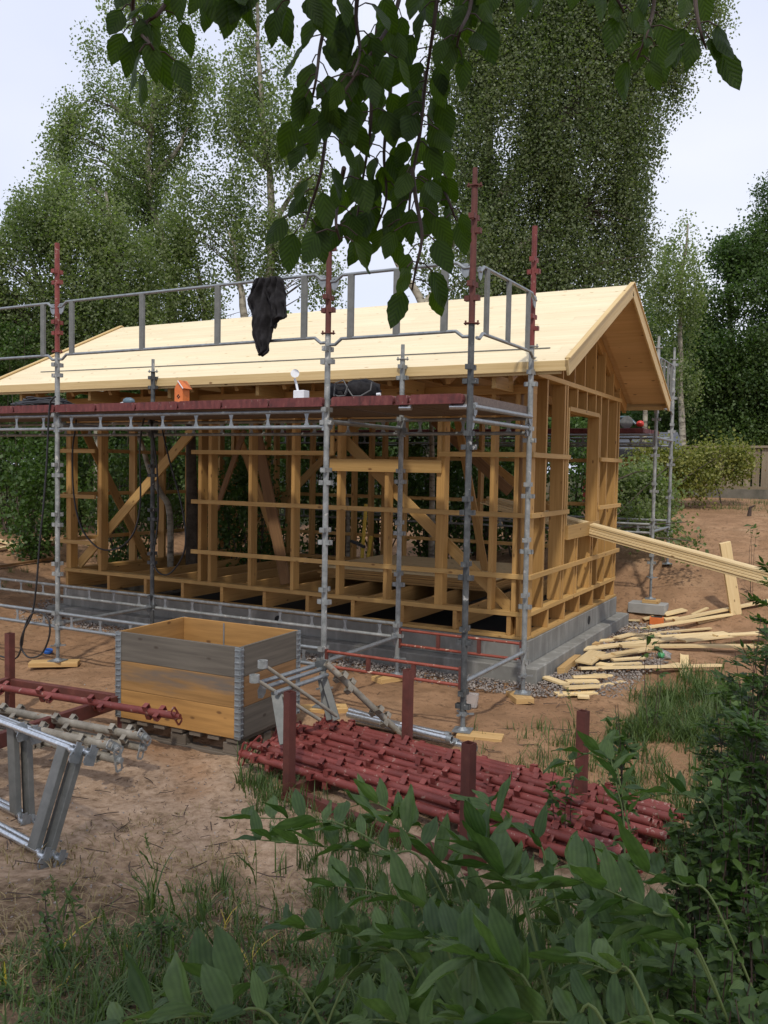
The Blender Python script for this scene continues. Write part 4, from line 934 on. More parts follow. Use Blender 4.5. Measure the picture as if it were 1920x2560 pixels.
# second fence seen through the gable window
f2a = at(1290, 1250, 17); f2b = at(1460, 1250, 16.5); z2 = at(1400, 1195, 16.7).z
f2 = T('paling_fence', 'pale open paling fence glimpsed through the gable window', 'fence', (f2a.x, f2a.y, g(f2a.x, f2a.y)))
d2 = Vector((f2b.x - f2a.x, f2b.y - f2a.y, 0)); n2_ = int(d2.length / .2); d2.normalize()
for k in range(n2_): p = Vector((f2a.x, f2a.y, 0)) + d2 * .2 * k; MB().beam((p.x, p.y, g(p.x, p.y) + .05), (p.x, p.y, z2), .08, .02, Vector((-d2.y, d2.x, 0))).build('paling', M['scrap'] if k % 3 else M['fencew'], f2)
MB().beam(Vector((f2a.x, f2a.y, z2 + .03)), Vector((f2b.x, f2b.y, z2 + .03)), .12, .06).build('fence_rail', M['fencew'], f2)
# red shed and grey roofed house far behind
def shed(name, label, c, w_, d_, h_, roofh, mat, cat='shed', yaw=0.0, roofmat='slate'):
    r = T(name, label, cat, (c.x, c.y, g(c.x, c.y))); z0 = g(c.x, c.y) - .3; zt_ = h_
    ax = Vector((math.cos(yaw), math.sin(yaw), 0)); ay = Vector((-math.sin(yaw), math.cos(yaw), 0)); c0 = Vector((c.x, c.y, 0))
    for s_ in (-1, 1):
        MB().beam(c0 + ay * s_ * d_ / 2 - ax * w_ / 2 + Vector((0, 0, (z0 + zt_) / 2)), c0 + ay * s_ * d_ / 2 + ax * w_ / 2 + Vector((0, 0, (z0 + zt_) / 2)), .12, zt_ - z0).build('wall', M[mat], r)
        MB().plate([(-d_ / 2 + .061, z0), (d_ / 2 - .061, z0), (d_ / 2 - .061, zt_), (0, zt_ + roofh - .05), (-d_ / 2 + .061, zt_)], c0 + ax * s_ * (w_ / 2 - .06), ay, (0, 0, 1), .12).build('wall', M[mat], r)
        e = c0 + ay * s_ * (d_ / 2 + .4) + Vector((0, 0, zt_ - .4 * roofh / (d_ / 2) + .06)); tp = c0 + Vector((0, 0, zt_ + roofh + .06)); m_ = (e + tp) / 2; up = (Vector((0, 0, 1)) * (d_ / 2) + ay * s_ * roofh)
        MB().beam(m_ - ax * (w_ / 2 + .35), m_ + ax * (w_ / 2 + .35), (tp - e).length, .09, up).build('roof', M[roofmat], r)
        MB().beam(e - ax * (w_ / 2 + .36) - Vector((0, 0, .07)), e + ax * (w_ / 2 + .36) - Vector((0, 0, .07)), .03, .16).build('eave_board', M['black'], r)
    for k in range(3): MB().beam(c0 + ay * (-d_ / 2 - .07) + ax * (-w_ / 4 + k * w_ / 4) + Vector((0, 0, z0 + .3)), c0 + ay * (-d_ / 2 - .07) + ax * (-w_ / 4 + k * w_ / 4) + Vector((0, 0, zt_ - .3)), .12, .02, ay).build('corner_board', M['redwall'], r)
    return r
c = at(1558, 1130, 22.0); shed('red_shed', 'red wooden shed with dark roof beyond the rear corner of the house', c, 1.9, 2.6, at(1560, 1122, 20.7).z, .36, 'redwall', yaw=.25)
c = at(1820, 1130, 44); shed('grey_roofed_house', 'low house with grey roof showing just above the fence', c, 9, 6, at(1800, 1125, 43).z, 1.0, 'concrete', 'house', .1)
c = at(860, 1080, 40); shed('pale_house', 'pale house with tiled roof glimpsed through the frame and the trees', c, 10, 7, at(860, 1075, 40).z, 1.3, 'white', 'house', .2)
# felled birch tops piled before the fence
def brush(label, blobs, t, stems, leaf='brushleaf'):
    B = []
    for q in blobs: tt = t + (q[4] if len(q) > 4 else 0); c = at(q[0], q[1], tt); s = tt / F0; B.append((tuple(c), q[2] * s, q[2] * s * .8, q[3] * s))
    c0 = at(blobs[0][0], blobs[0][1], t); r = T('cut_birch_brush', label, 'brushwood', (c0.x, c0.y, g(c0.x, c0.y)), 'cut birch tops left in front of the fence')
    P = clusters(B, 85, None, 40, .3, -.4, .9); gz = hg(P[:, 0], P[:, 1]); P = P[P[:, 2] > gz]
    C, cl = sprays(P, 46, .13, .13, .08); C[:, 2] = np.maximum(C[:, 2], hg(C[:, 0], C[:, 1]) + .02); V, F_ = leafquads(C, .06, .75, .25)
    npmesh('foliage', V, F_, M[leaf], r, np.clip(cl * .6 + NR.random(len(C)) * .5 - .03, 0, 1))
    for st_ in stems:
        pts = smoothline([at(x, y, t - .5) for x, y in st_], 3); n = len(pts); MB().tube(pts, .02, 6, True, rs=[.016 * (1 - .8 * i / n) for i in range(n)]).build('stem', M['barkd'], r, True)
    limbs([at(x, y, t) for x, y in stems[0]], P, 16).build('branches', M['barkd'], r)
brush('yellowing cut birch top leaning in front of the plank fence', [(1720, 1165, 100, 60), (1800, 1150, 80, 52), (1640, 1150, 70, 50), (1850, 1150, 28, 28), (1740, 1210, 85, 35), (1660, 1190, 70, 50)], 17.5, [[(1660, 1250), (1720, 1190), (1800, 1140)]])
brush('green cut birch top lying behind the rear scaffold legs', [(1590, 1182, 60, 30), (1560, 1210, 80, 55), (1630, 1230, 90, 50), (1580, 1260, 95, 50), (1620, 1290, 70, 30)], 15, [[(1530, 1205), (1590, 1180), (1620, 1178)], [(1540, 1290), (1600, 1230), (1700, 1140)]], 'birch')
brush('small leafy birch spray lying on the sand bank beside the outer rear scaffold leg', [(1650, 1310, 52, 24), (1700, 1292, 32, 20), (1600, 1300, 50, 40)], 13.6, [[(1560, 1320), (1640, 1310), (1725, 1305)]], 'birch')
brush('leafy spray on the sand beside the long boards', [(1700, 1350, 40, 12), (1670, 1340, 40, 14)], 12.6, [[(1640, 1345), (1690, 1348), (1735, 1355)]], 'birch')
# thin dead stick in the bank
q = gp(1805, 1265); tag(MB().tube([(q.x, q.y, q.z - .05), (q.x - .06, q.y, q.z + .25), (q.x - .2, q.y - .02, q.z + .6)], .014, 6).build('stick', M['twig'], None, loc=tuple(q)), 'thin dark stick stuck upright in the sand before the cut birch', 'stick')
q = gp(1872, 1290); tag(MB().tube([(q.x, q.y, q.z - .05), (q.x + .02, q.y, q.z + .16), (q.x + .10, q.y, q.z + .2)], .03, 6, True, rs=[.05, .03, .015]).build('root_stump', M['twig'], None, loc=tuple(q)), 'small root stump poking out of the sand bank near the fence', 'stump')
# far wood closing the horizon, seen as one dark mass
FB = []
for k in range(26):
    x = -260 + k * 95; c = at(x, 1040 + 30 * math.sin(k * 1.7), 38 + 4 * math.sin(k * 2.3)); FB.append(((c.x, c.y, c.z + RND.uniform(-.5, .6)), 2.2, 2.0, 2.6 + RND.uniform(-.4, .5)))
P = clusters(FB, 9, None, 40, .3, -.5, .4); C, cl = sprays(P, 60, .45, .35); V, F_ = leafquads(C, .2, .8); tag(npmesh('far_wood', V, F_, M['darkleaf'], None, np.clip(cl * .6 + NR.random(len(C)) * .4, 0, 1)), kind='stuff')
# overhanging birch-like tree the camera stands beneath
oc = Vector((4.3, -10.2, g(4.3, -10.2))); ot = T('overhanging_tree', 'tree above the viewer with dark serrated leaves hanging into the top of the picture', 'tree', oc)
tp = smoothline([oc - Vector((0, 0, .2)), oc + Vector((-.1, 0, 2)), oc + Vector((-.5, .2, 4.2)), oc + Vector((-.8, .5, 6.5)), oc + Vector((-.9, .6, 8.5))], 5)
MB().tube(tp, .2, 12, True, rs=[.22 * (1 - .8 * i / len(tp)) for i in range(len(tp))]).build('trunk', M['barkd'], ot, True)
OB = [((0.2, -9.2, 5.6), 1.6, 1.8, 1.0), ((3.2, -9.6, 5.2), 2.6, 2.4, 1.2), ((5.2, -8.4, 5.6), 2.0, 2.2, 1.2), ((1.2, -10.0, 5.4), 2.0, 2.0, 1.0), ((3.8, -10.5, 7.4), 2.6, 2.6, 1.6), ((2.3, -7.9, 5.7), 1.4, 1.5, .7)]
P = clusters(OB, 11, None, 24, .3, -.15, .6); NR.shuffle(P)
limbs([tuple(p) for p in tp[6:]], P, 4, .025).build('branches', M['barkd'], ot)
C, cl = sprays(P, 26, .22, .18); V, F_ = leafquads(C, .085, .8, .5); npmesh('crown', V, F_, M['hang'], ot, cl, uv=np.tile(np.array([[0, 0], [0, 1], [1, 1], [1, 0]]) * .5, (len(F_), 1)))
def leafmesh(size, asp, rng, serr=True, cup=.12):
    """one broad leaf along +x from its stalk: returns verts, quads, uvs (midrib fold, slight curl)"""
    nseg = 10; V = []; UV = []; wav = rng.uniform(0, .035); ph = rng.uniform(0, 6); curl = rng.uniform(-.5, .6); 
    for i in range(nseg + 1):
        u = i / nseg; wdt = asp * .5 * (math.sin(PI * u ** .82) ** .8) * (1 - .25 * u) if 0 < u < 1 else .004
        z = -curl * u * u * .5
        for j, sgn in enumerate((-1, -.5, 0, .5, 1)):
            s = sgn * wdt * (1 + (.05 * (-1) ** i if serr and abs(sgn) == 1 else 0))
            V.append(((u + .0) * size, s * size, (z + cup * abs(sgn) * wdt * 2.2 + .02 * math.sin(u * 9 + sgn * 3) + wav * abs(sgn) * math.sin(u * 11 + sgn * 1.3 + ph)) * size)); UV.append((u * 1.6 - abs(s) * 2.4, abs(s) * 4))
    F_ = [(i * 5 + j, (i + 1) * 5 + j, (i + 1) * 5 + j + 1, i * 5 + j + 1) for i in range(nseg) for j in range(4)]
    return np.array(V), np.array(F_), np.array(UV)
class LeafSet:
    def __init__(s): s.V = []; s.F = []; s.U = []; s.A = []; s.n = 0
    def add(s, base, d, nrm, size, asp, serr=True, cup=.12, rnd=None):
        V, F_, U = leafmesh(size, asp, RND, serr, cup); d = Vector(d).normalized(); n_ = Vector(nrm); y = n_.cross(d)
        if y.length < .05: y = Vector((1, .2, .1)).cross(d)
        y.normalize(); z = d.cross(y); R_ = np.array([d, y, z]); s.V.append(V @ R_ + np.array(base)); s.F.append(F_ + s.n); s.n += len(V)
        s.U.append(U[F_.ravel()]); s.A.append(np.full(len(F_), RND.random() if rnd is None else rnd))
    def build(s, name, mat, parent): return npmesh(name, np.concatenate(s.V), np.concatenate(s.F), mat, parent, np.concatenate(s.A), True, uv=np.concatenate(s.U))
def twig(pts, t, nl, size=.047, r=.0026, side=.03, spread=1.0):
    """leafy hanging twig; pts in sight units at distance t"""
    P = smoothline([at(x, y, t + RND.uniform(-.04, .04)) for x, y in pts], 5); n = len(P)
    o = MB().tube(P, r, 6, True, rs=[r * (1.2 - .8 * i / n) for i in range(n)]).build('leafy_twig', M['twig'], ot, True)
    LS = LeafSet(); st_ = MB(); nl = int(nl * 1.45)
    for k in range(nl):
        f = (k + .5 + RND.uniform(-.3, .3)) / nl; p = P[min(int(f * (n - 1)), n - 1)]; sd = 1 if k % 2 else -1
        out = Vector(CR) * sd * RND.uniform(.3, 1.0) * spread + Vector(CF) * RND.uniform(-.7, .7); q = p + out * RND.uniform(.012, .035) + Vector((0, 0, -.008))
        st_.tube([p, p.lerp(q, .5) + Vector((0, 0, .004)), q], .0009, 4, False)
        d = out * .45 + Vector((0, 0, -1)) * RND.uniform(.7, 1.3); nr_ = Vector(CF) * -1 * RND.choice((1, 1, -1)) + Vector((RND.uniform(-.8, .8), RND.uniform(-.8, .8), RND.uniform(-.3, .5)))
        LS.add(q, d, nr_, size * RND.uniform(.7, 1.12), RND.uniform(.58, .72), True, .10)
    st_.build('leaf_stalks', M['twig'], o); LS.build('leaves', M['hang'], o)
TW = [([(1100, -60), (1085, 60), (1065, 200), (1052, 330)], 1.10, 13), ([(1065, 180), (1050, 330), (1030, 450), (1020, 560)], 1.14, 12), ([(1030, 420), (1040, 500), (1055, 590), (1040, 670), (1030, 725)], 1.12, 8),
      ([(1010, -60), (985, 40), (930, 130), (860, 230), (830, 290)], 1.05, 11), ([(945, 60), (930, 200), (925, 330), (905, 460), (890, 560)], 1.16, 15), ([(830, 250), (815, 340), (800, 440), (775, 520), (760, 570)], 1.08, 9),
      ([(980, 100), (975, 240), (960, 380), (965, 500), (930, 590)], 1.2, 14), ([(840, -60), (820, 30), (800, 120), (790, 200), (770, 290)], 1.02, 11), ([(1085, 330), (1095, 430), (1125, 510), (1140, 550)], 1.18, 7),
      ([(900, -60), (890, 40), (900, 130), (880, 190)], 1.0, 8), ([(1180, -60), (1175, 20), (1150, 80), (1140, 130)], 1.05, 6), ([(860, 420), (845, 500), (840, 560), (850, 600)], 1.1, 6),
      ([(335, -60), (332, 30), (345, 75), (375, 110), (400, 150)], .98, 8), ([(420, 0), (390, 40), (350, 60)], 1.0, 3), ([(1640, -60), (1632, 30), (1615, 90), (1592, 150)], 1.1, 7), ([(1735, -60), (1740, 20), (1752, 80), (1765, 120)], 1.05, 7),
      ([(470, -60), (540, -35), (620, -30), (700, -35)], 1.0, 9), ([(1250, -60), (1330, -50), (1420, -40)], 1.05, 5), ([(1480, -60), (1530, -20), (1560, 30)], 1.12, 5), ([(760, -60), (740, -20), (720, 0)], .95, 4)]
for pts, t_, n_ in TW: twig(pts, t_, n_)
# ================================================================ yard: crate, racks, pipes, boards
# gravel round the plinth: crushed stones
def stones(name, n, region, smin, smax, mat, seed):
    r = np.random.default_rng(seed); P = []
    while len(P) < n:
        x = r.uniform(region[0], region[1]); y = r.uniform(region[2], region[3])
        if region[4](x, y, r): P.append((x, y))
    P = np.array(P); z = hg(P[:, 0], P[:, 1]) + .03 * r.random(n); s = r.uniform(smin, smax, n) * (.6 + .6 * r.random(n))
    base = np.array([(1, 0, 0), (-1, 0, 0), (0, 1, 0), (0, -1, 0), (0, 0, 1), (0, 0, -1)], float)
    V = base[None] * s[:, None, None] * r.uniform(.5, 1.2, (n, 6, 1)); th = r.uniform(0, 6.28, n); c, q = np.cos(th), np.sin(th)
    X = V[:, :, 0] * c[:, None] - V[:, :, 1] * q[:, None]; Y = V[:, :, 0] * q[:, None] + V[:, :, 1] * c[:, None]; Zz = V[:, :, 2] * .7 + .25 * V[:, :, 0]
    V = np.stack([X + P[:, 0:1], Y + P[:, 1:2], Zz + z[:, None]], 2).reshape(-1, 3)
    t8 = np.array([(0, 2, 4), (2, 1, 4), (1, 3, 4), (3, 0, 4), (2, 0, 5), (1, 2, 5), (3, 1, 5), (0, 3, 5)])
    F_ = (t8[None] + (np.arange(n) * 6)[:, None, None]).reshape(-1, 3); return npmesh(name, V, F_, mat)
def greg(x, y, r):
    dx = max(-LX - .15 - x, x - .16, 0); dy = max(-.16 - y, y - DY, 0); d = math.hypot(dx, dy)
    return d > .01 and d < (.42 + .14 * noise.noise(Vector((x * 1.5, y * 1.5, 0))) + (.42 if x > .1 and y > -.2 else 0) * (1 - .5 * max(0, y) / 4)) * (1 + .15 * r.random())
tag(stones('gravel', 17000, (-LX - .8, 1.2, -.8, DY + .3, greg), .009, .024, M['pebble'], 5), kind='stuff')
tag(stones('pebbles', 3000, (-3.5, 3.2, -7.0, -2.0, lambda x, y, r: r.random() < .25 + .6 * (y < -3.2)), .003, .010, M['pebble'], 6), kind='stuff')
# crate of three pallet collars on a pallet
ca, cbx, cd = Vector((-.970, -3.305, 0)), Vector((-2.085, -3.336, 0)), Vector((-.762, -2.59, 0))
cux = (cbx - ca); cw = cux.length; cux.normalize(); cuy = (cd - ca); cl_ = cuy.length; cuy = Vector((0, 0, 1)).cross(cux) * -1
if cuy.dot(cd - ca) < 0: cuy = -cuy
cz0 = g(-1.5, -3.1); ctop = .402; pz = cz0 + .145
pal = T('pallet', 'weathered grey wooden pallet under the collar crate', 'pallet', (ca.x, ca.y, cz0))
def cp(a, b_, z): return ca + cux * a + cuy * b_ + Vector((0, 0, z))
for b_ in (.06, cl_ / 2, cl_ - .06):
    MB().beam(cp(-.0, b_, cz0 + .011), cp(cw, b_, cz0 + .011), .1, .022).build('runner', M['palw'], pal, bevel=.002)
    for a in (.08, cw / 2, cw - .08): MB().beam(cp(a - .07, b_, cz0 + .062), cp(a + .07, b_, cz0 + .062), .09, .078).build('block', M['palw'], pal, bevel=.003)
for k in range(7): a = .06 + k * (cw - .12) / 6; MB().beam(cp(a, 0, cz0 + .122), cp(a, cl_, cz0 + .122), .1, .022).build('deck_board', M['palw'], pal, bevel=.002)
crate = T('collar_crate', 'open wooden crate of three stacked hinged pallet collars, grey top boards over yellow ones', 'crate', (ca.x, ca.y, pz))
hh_ = (ctop - pz) / 3; th = .021
for k in range(3):
    z = pz + (k + .5) * hh_ + .001; mt = ['yelw', 'midw', 'greyw'][k]; h_ = hh_ - .003
    MB().beam(cp(0.0, 0, z), cp(cw, 0, z), th, h_).build('collar_board', M[mt], crate, bevel=.002)
    MB().beam(cp(cw, cl_, z), cp(0, cl_, z), th, h_).build('collar_board', M['yelw'], crate, bevel=.002)
    MB().beam(cp(0, th / 2 + .001, z), cp(0, cl_ - th / 2 - .001, z), th, h_).build('collar_board', M['greyw' if k != 1 else 'brownwood'], crate, bevel=.002)
    MB().beam(cp(cw, th / 2 + .001, z), cp(cw, cl_ - th / 2 - .001, z), th, h_).build('collar_board', M['yelw'], crate, bevel=.002)
    # galvanised corner hinges: leaf plates with rolled lugs
    for (ia, ib, sa, sb) in ((0, 0, 1, 1), (cw, 0, -1, 1), (0, cl_, 1, -1), (cw, cl_, -1, -1)):
        mb = MB(); c = cp(ia, ib, z); ea = cux * sa; eb = cuy * sb
        mb.beam(c - eb * (th / 2 + .003) + ea * .003 - Vector((0, 0, h_ / 2)), c - eb * (th / 2 + .003) + ea * .003 + Vector((0, 0, h_ / 2)), .055, .003, eb)
        mb.beam(c - ea * (th / 2 + .003) + eb * .003 - Vector((0, 0, h_ / 2)), c - ea * (th / 2 + .003) + eb * .003 + Vector((0, 0, h_ / 2)), .055, .003, ea)
        e = c - ea * (th / 2 + .004) - eb * (th / 2 + .004); mb.tube([e - Vector((0, 0, h_ / 2 - .004)), e + Vector((0, 0, h_ / 2 - .004))], .006, 8)
        for j in range(5):
            zz = Vector((0, 0, -h_ / 2 + .022 + j * (h_ - .044) / 4))
            mb.beam(c + zz - eb * (th / 2 + .007) - ea * .022, c + zz - eb * (th / 2 + .007) + ea * .026, .008, .012, eb); mb.beam(c + zz - ea * (th / 2 + .007) - eb * .022, c + zz - ea * (th / 2 + .007) + eb * .026, .008, .012, ea)
            for q in (.012,): mb.tube([c + zz - eb * (th / 2 + .006) + ea * q, c + zz - eb * (th / 2 + .012) + ea * q], .005, 6)
        mb.build('corner_hinge', M['galv'], crate, bevel=.001)
# inner hinge bar
MB().beam(cp(cw * .62, cl_ - .014, pz + .02), cp(cw * .62, cl_ - .014, ctop - .01), .012, .003, cuy).build('centre_hinge', M['galv'], crate)
# splashes
mb = MB()
for px, py, l in ((371, 1672, .03), (376, 1675, .02), (373, 1690, .05)): q = ony(px, py, ca.y - .02); mb.beam((q.x, q.y, q.z), (q.x + .002, q.y, q.z - l), .006, .001, (0, 1, 0))
# red post racks
def rack(name, label, C4, zb, zt, low=.12):
    r = T(name, label, 'pipe rack', (C4[0][0], C4[0][1], zb))
    def bt(p, z): return Vector((p[0], p[1], z))
    s = .056
    e = (Vector((C4[1][0], C4[1][1], 0)) - Vector((C4[0][0], C4[0][1], 0))).normalized()
    for p in C4:
        mb = MB(); c = bt(p, 0); h_ = s / 2; n_ = Vector((-e.y, e.x, 0)); w_ = .004
        for sg in (1, -1):
            mb.beam(c + e * sg * (h_ - w_ / 2) + Vector((0, 0, zb + .01)), c + e * sg * (h_ - w_ / 2) + Vector((0, 0, zt)), s, w_, e)
            mb.beam(c + n_ * sg * (h_ - w_ / 2) + Vector((0, 0, zb + .01)), c + n_ * sg * (h_ - w_ / 2) + Vector((0, 0, zt - .0005)), s - 2 * w_, w_, n_)
        mb.build('post', M['rustred'], r)
        MB().beam(c + Vector((0, 0, zb + .001)), c + Vector((0, 0, zb + .009)), .12, .12, e).build('foot_plate', M['rustred'], r)
    for i, j in ((0, 1), (1, 2), (2, 3), (3, 0)):
        a = bt(C4[i], zb + low); b_ = bt(C4[j], zb + low); d = (b_ - a).normalized(); MB().beam(a + d * s / 2, b_ - d * s / 2, .05, .10 if i % 2 else .07).build('rail', M['rustred'], r, bevel=.003)
    return r
R4 = [(-.277, -3.69), (1.075, -4.04), (1.42, -3.14), (.08, -2.76)]
rack('pipe_rack', 'red-brown steel post rack carrying the pile of red scaffold poles', R4, g(.5, -3.5) - .0, .27, .03)
lr = [(-2.05, -4.62), (-2.95, -4.62), (-3.26, -3.38), (-2.107, -3.277)]
rack('pipe_rack', 'red-brown steel post rack at the left edge beside the crate', lr, g(-2.4, -3.5), .27, .26)
# red poles
def polemesh(name, L_, mat, r=.0242, plate=True, off=.14, parent=None, rot=.6):
    mb = MB(); mb.pipe((0, 0, 0), (L_, 0, 0), r, 14, .0035); pockets(mb, (0, 0, 0), (L_, 0, 0), r, off, .5, .050, rot); return mb.build(name, M[mat], parent, True)
def endplate(parent, mat, x=0., rot=0.):
    mb = MB(); c, s = math.cos(rot), math.sin(rot); o = []; 
    for k in range(20):
        a = 2 * PI * k / 20; u = .072 * max(-1, min(1, 1.25 * math.cos(a))); v = .030 * max(-1, min(1, 1.25 * math.sin(a))); o.append((u, v))
    ay, az = Vector((0, c, s)), Vector((0, -s, c))
    # plate with two slots, built as a ring of strips round the holes
    O = Vector((x, 0, 0))
    mb.beam(O - ay * .028, O + ay * .028, .06, .006, (1, 0, 0))
    for sg in (1, -1):
        mb.beam(O + ay * sg * .028 + az * .024, O + ay * sg * .070 + az * .024, .012, .006, (1, 0, 0)); mb.beam(O + ay * sg * .028 - az * .024, O + ay * sg * .070 - az * .024, .012, .006, (1, 0, 0))
        mb.beam(O + ay * sg * .066, O + ay * sg * .080, .040, .006, (1, 0, 0))
    mb.tube([O - Vector((.03, 0, 0)), O + Vector((.002, 0, 0))], .019, 10)
    return mb.build('end_plate', M[mat], parent)
def placepole(root, p0, p1, roll=0.0):
    x, y, z, l = frame(p0, p1); Rm = Matrix((z, x, y)).transposed().to_4x4() @ Matrix.Rotation(roll, 4, 'X'); root.matrix_world = Matrix.Translation(p0) @ Rm; root.matrix_basis = Matrix.Translation(p0) @ Rm
proto = T('scaffold_pole', '', 'scaffold pole'); polemesh('tube', 2.62, 'red', r=.0265, parent=proto); endplate(proto, 'red', -.004, .4)
pileL = [Vector((-.87, -3.19, 0)), Vector((-.40, -2.83, 0))]; pdir = Vector((1.97, -3.43, 0)) - Vector((-.62, -3.02, 0)); pdir.normalize(); pn = Vector((-pdir.y, pdir.x, 0))
polelbl = ['nearest', 'second nearest', 'third nearest', 'fourth nearest', 'fifth nearest', 'sixth nearest', 'seventh nearest', 'eighth nearest', 'ninth nearest', 'tenth nearest', 'farthest']
first = True; zr0 = g(.5, -3.5) + .075
ord_ = 0
for lay, cnt in ((0, 11), (1, 10), (2, 1)):
    for k in range(cnt):
        wv = [0, .0, .2][lay]; t0 = (k - (cnt - 1) / 2) * (.085 if lay < 2 else .16) + (.03 if lay == 1 else 0) + RND.uniform(-.01, .01)
        base = Vector((-.74, -3.03, 0)) + pn * t0 * 1.02; sh = (0, .22, .05)[k % 3] * .5 + RND.uniform(-.02, .03); a = base + pdir * (sh + .0); z = zr0 + .025 + lay * .055 + RND.uniform(-.006, .008)
        sk = RND.uniform(-.014, .014)
        p0 = Vector((a.x, a.y, z + RND.uniform(-.005, .012))); p1 = p0 + pdir * 2.6 + pn * (sk + (.0 if lay else .02)); p1.z = z + RND.uniform(-.01, .015)
        flip = (k + lay) % 4 == 3
        if flip: p0, p1 = p1, p0
        o = proto if first else dup(proto); first = False; placepole(o, p0, p1, RND.choice((0, .15, .8, 1.45)) + RND.uniform(-.1, .1))
        tag(o, ('red scaffold pole, %s in the %s layer of the pile on the rack' % (polelbl[k], ['bottom', 'middle'][lay])) if lay < 2 else 'single red scaffold pole lying on top of the pile on the rack', None, 'red scaffold poles piled on the rack')
# single red pole on the left rack
o = dup(proto); p1 = onz(440, 1790, -.08); p0 = onz(-40, 1712, -.08); d = (p1 - p0).normalized(); placepole(o, p1, p1 - d * 2.5, .5)
tag(o, 'single red scaffold pole lying across the left rack, pointing at the crate', None, 'loose scaffold poles')
# old grey poles under the guard frames
gp0 = T('scaffold_pole', '', 'scaffold pole'); polemesh('tube', 2.4, 'oldgrey', r=.028, parent=gp0); endplate(gp0, 'galvdirty', -.004, .5)
gl = [((360, 1843), -.12, 0.3, 'topmost muddy grey scaffold pole with end plate beside the crate'), ((294, 1899), -.17, .9, 'lowest muddy grey scaffold pole sticking out nearest the viewer'), ((354, 1868), -.20, 1.4, 'muddy grey scaffold pole below the topmost one by the crate'), ((286, 1868), -.10, .1, 'short-reaching grey pole between the guard frames and the crate')]
for i, ((px, py), z, ro, lb) in enumerate(gl):
    o = gp0 if i == 0 else dup(gp0); p = onz(px, py, z); q = onz(-60, 1762 + 42 * [0, 1.2, .6, .7][i], z + .01); d = (q - p).normalized(); placepole(o, p, p + d * 2.4, ro); tag(o, lb, None, 'muddy grey poles in the left rack')
# loose guard frames leaning at the left: tubes, flat uprights, hooks
def gframe(root_name, label, B, A, Upv, off, Lg=3.1, h=.52, posts=(.03, .95, 1.9, 2.85)):
    """B = foot corner, A = direction along the frame, Upv = up vector of the frame plane"""
    r = T(root_name, label, 'guard rail', tuple(B), 'galvanised guard-rail frames stacked at the left'); A = A.normalized(); Upv = (Upv - A * Upv.dot(A)).normalized(); Nn = A.cross(Upv); rr = .0165
    for nm, v, sg in (('top_tube', h, -1), ('bottom_tube', 0, -1)):
        pts = [(-.13, -.035), (-.09, -.035), (-.03, 0), (.0, 0), (Lg, 0)]
        P = [B + A * u + Upv * v + Nn * (w_ * 1.0) for u, w_ in pts]; MB().tube(P, rr, 12).build(nm, M['galvbright'], r, True)
    for u in posts:
        MB().beam(B + A * u, B + A * u + Upv * h, .080, .034, Nn).build('upright', M['flatgrey'], r, bevel=.003)
    for v in (h, 0):
        w = MB(); q = B - A * .135 + Upv * v - Nn * .035
        w.plate([(-.01, .05), (.02, .05), (.02, .035), (.035, .035), (.035, -.055), (-.02, -.055), (-.03, -.02), (-.01, .02)], q, Nn, Upv, .007); w.plate([(-.008, .03), (.05, .02), (.055, -.03), (-.008, -.05)], q + A * .03, Nn, Upv, .006)
        w.tube([q - A * .01 - Nn * .01, q + A * .03 - Nn * .01], .008, 8)
        w.build('hook_plate', M['galv'], r)
    return r
B = gp(92, 2138) + Vector((0, 0, .02)); B2 = gp(0, 2090) + Vector((0, 0, .02)); A = B2 - B
best = min((abs((at(150, 1858, t) - B).length - .52), t) for t in np.arange(3.0, 6.0, .02))
Top = at(150, 1858, best[1]); Upv = (Top - B); A.z *= .3
An = A.normalized(); nn_ = An.cross(Upv).normalized()
if nn_.dot(Vector(CF)) < 0: nn_ = -nn_
gframe('guard_rail_frame', 'front galvanised guard-rail frame leaning on the left rack, its foot on the sand', B, A, Upv, 0)
gframe('guard_rail_frame', 'galvanised guard-rail frame nested right behind the front one', B + nn_ * .065 - An * .035, A, Upv, 0)
Bb = gp(46, 2046) + Vector((0, 0, .02)); bst = min((abs((at(84, 1848, t) - Bb).length - .52), t) for t in np.arange(3.5, 7.0, .02)); Ub = at(84, 1848, bst[1]) - Bb
gframe('guard_rail_frame', 'galvanised guard-rail frame of the rear pair, set back to the left', Bb, A, Ub, 0)
gframe('guard_rail_frame', 'rearmost galvanised guard-rail frame of the leaning stack', Bb + nn_ * .065 - An * .035, A, Ub, 0)
# frame and tubes leaning against the right side of the crate
lf0 = at(800, 1672, 5.55); 
def pt(x, y, t): return at(x, y, t)
LF = T('guard_rail_frame', 'grey guard-rail frame leaning against the right side of the crate', 'guard rail', tuple(pt(700, 1750, 5.9)), None)
for (a, b_, t0, t1) in (((652, 1706), (800, 1660), 5.85, 6.5), ((668, 1717), (808, 1671), 5.82, 6.45), ((690, 1732), (818, 1687), 5.78, 6.4)):
    MB().tube([pt(*a, t0), pt(*b_, t1)], .016, 10).build('tube', M['galv'], LF, True)
for (a, b_, t0, t1, w_) in (((806, 1680), (842, 1800), 6.42, 6.32, .05), ((800, 1690), (824, 1800), 6.48, 6.4, .045), ((690, 1728), (712, 1860), 5.84, 5.7, .07)):
    MB().beam(pt(*a, t0), pt(*b_, t1), w_, .02, Vector(CF)).build('upright', M['flatgrey'], LF, bevel=.002)
w = MB(); q = pt(655, 1725, 5.83); w.plate([(-.02, .05), (.02, .05), (.03, -.02), (.02, -.06), (-.012, -.06), (-.03, 0)], q, CR, (0.3, 0, 1), .008); w.build('hook_plate', M['galv'], LF)
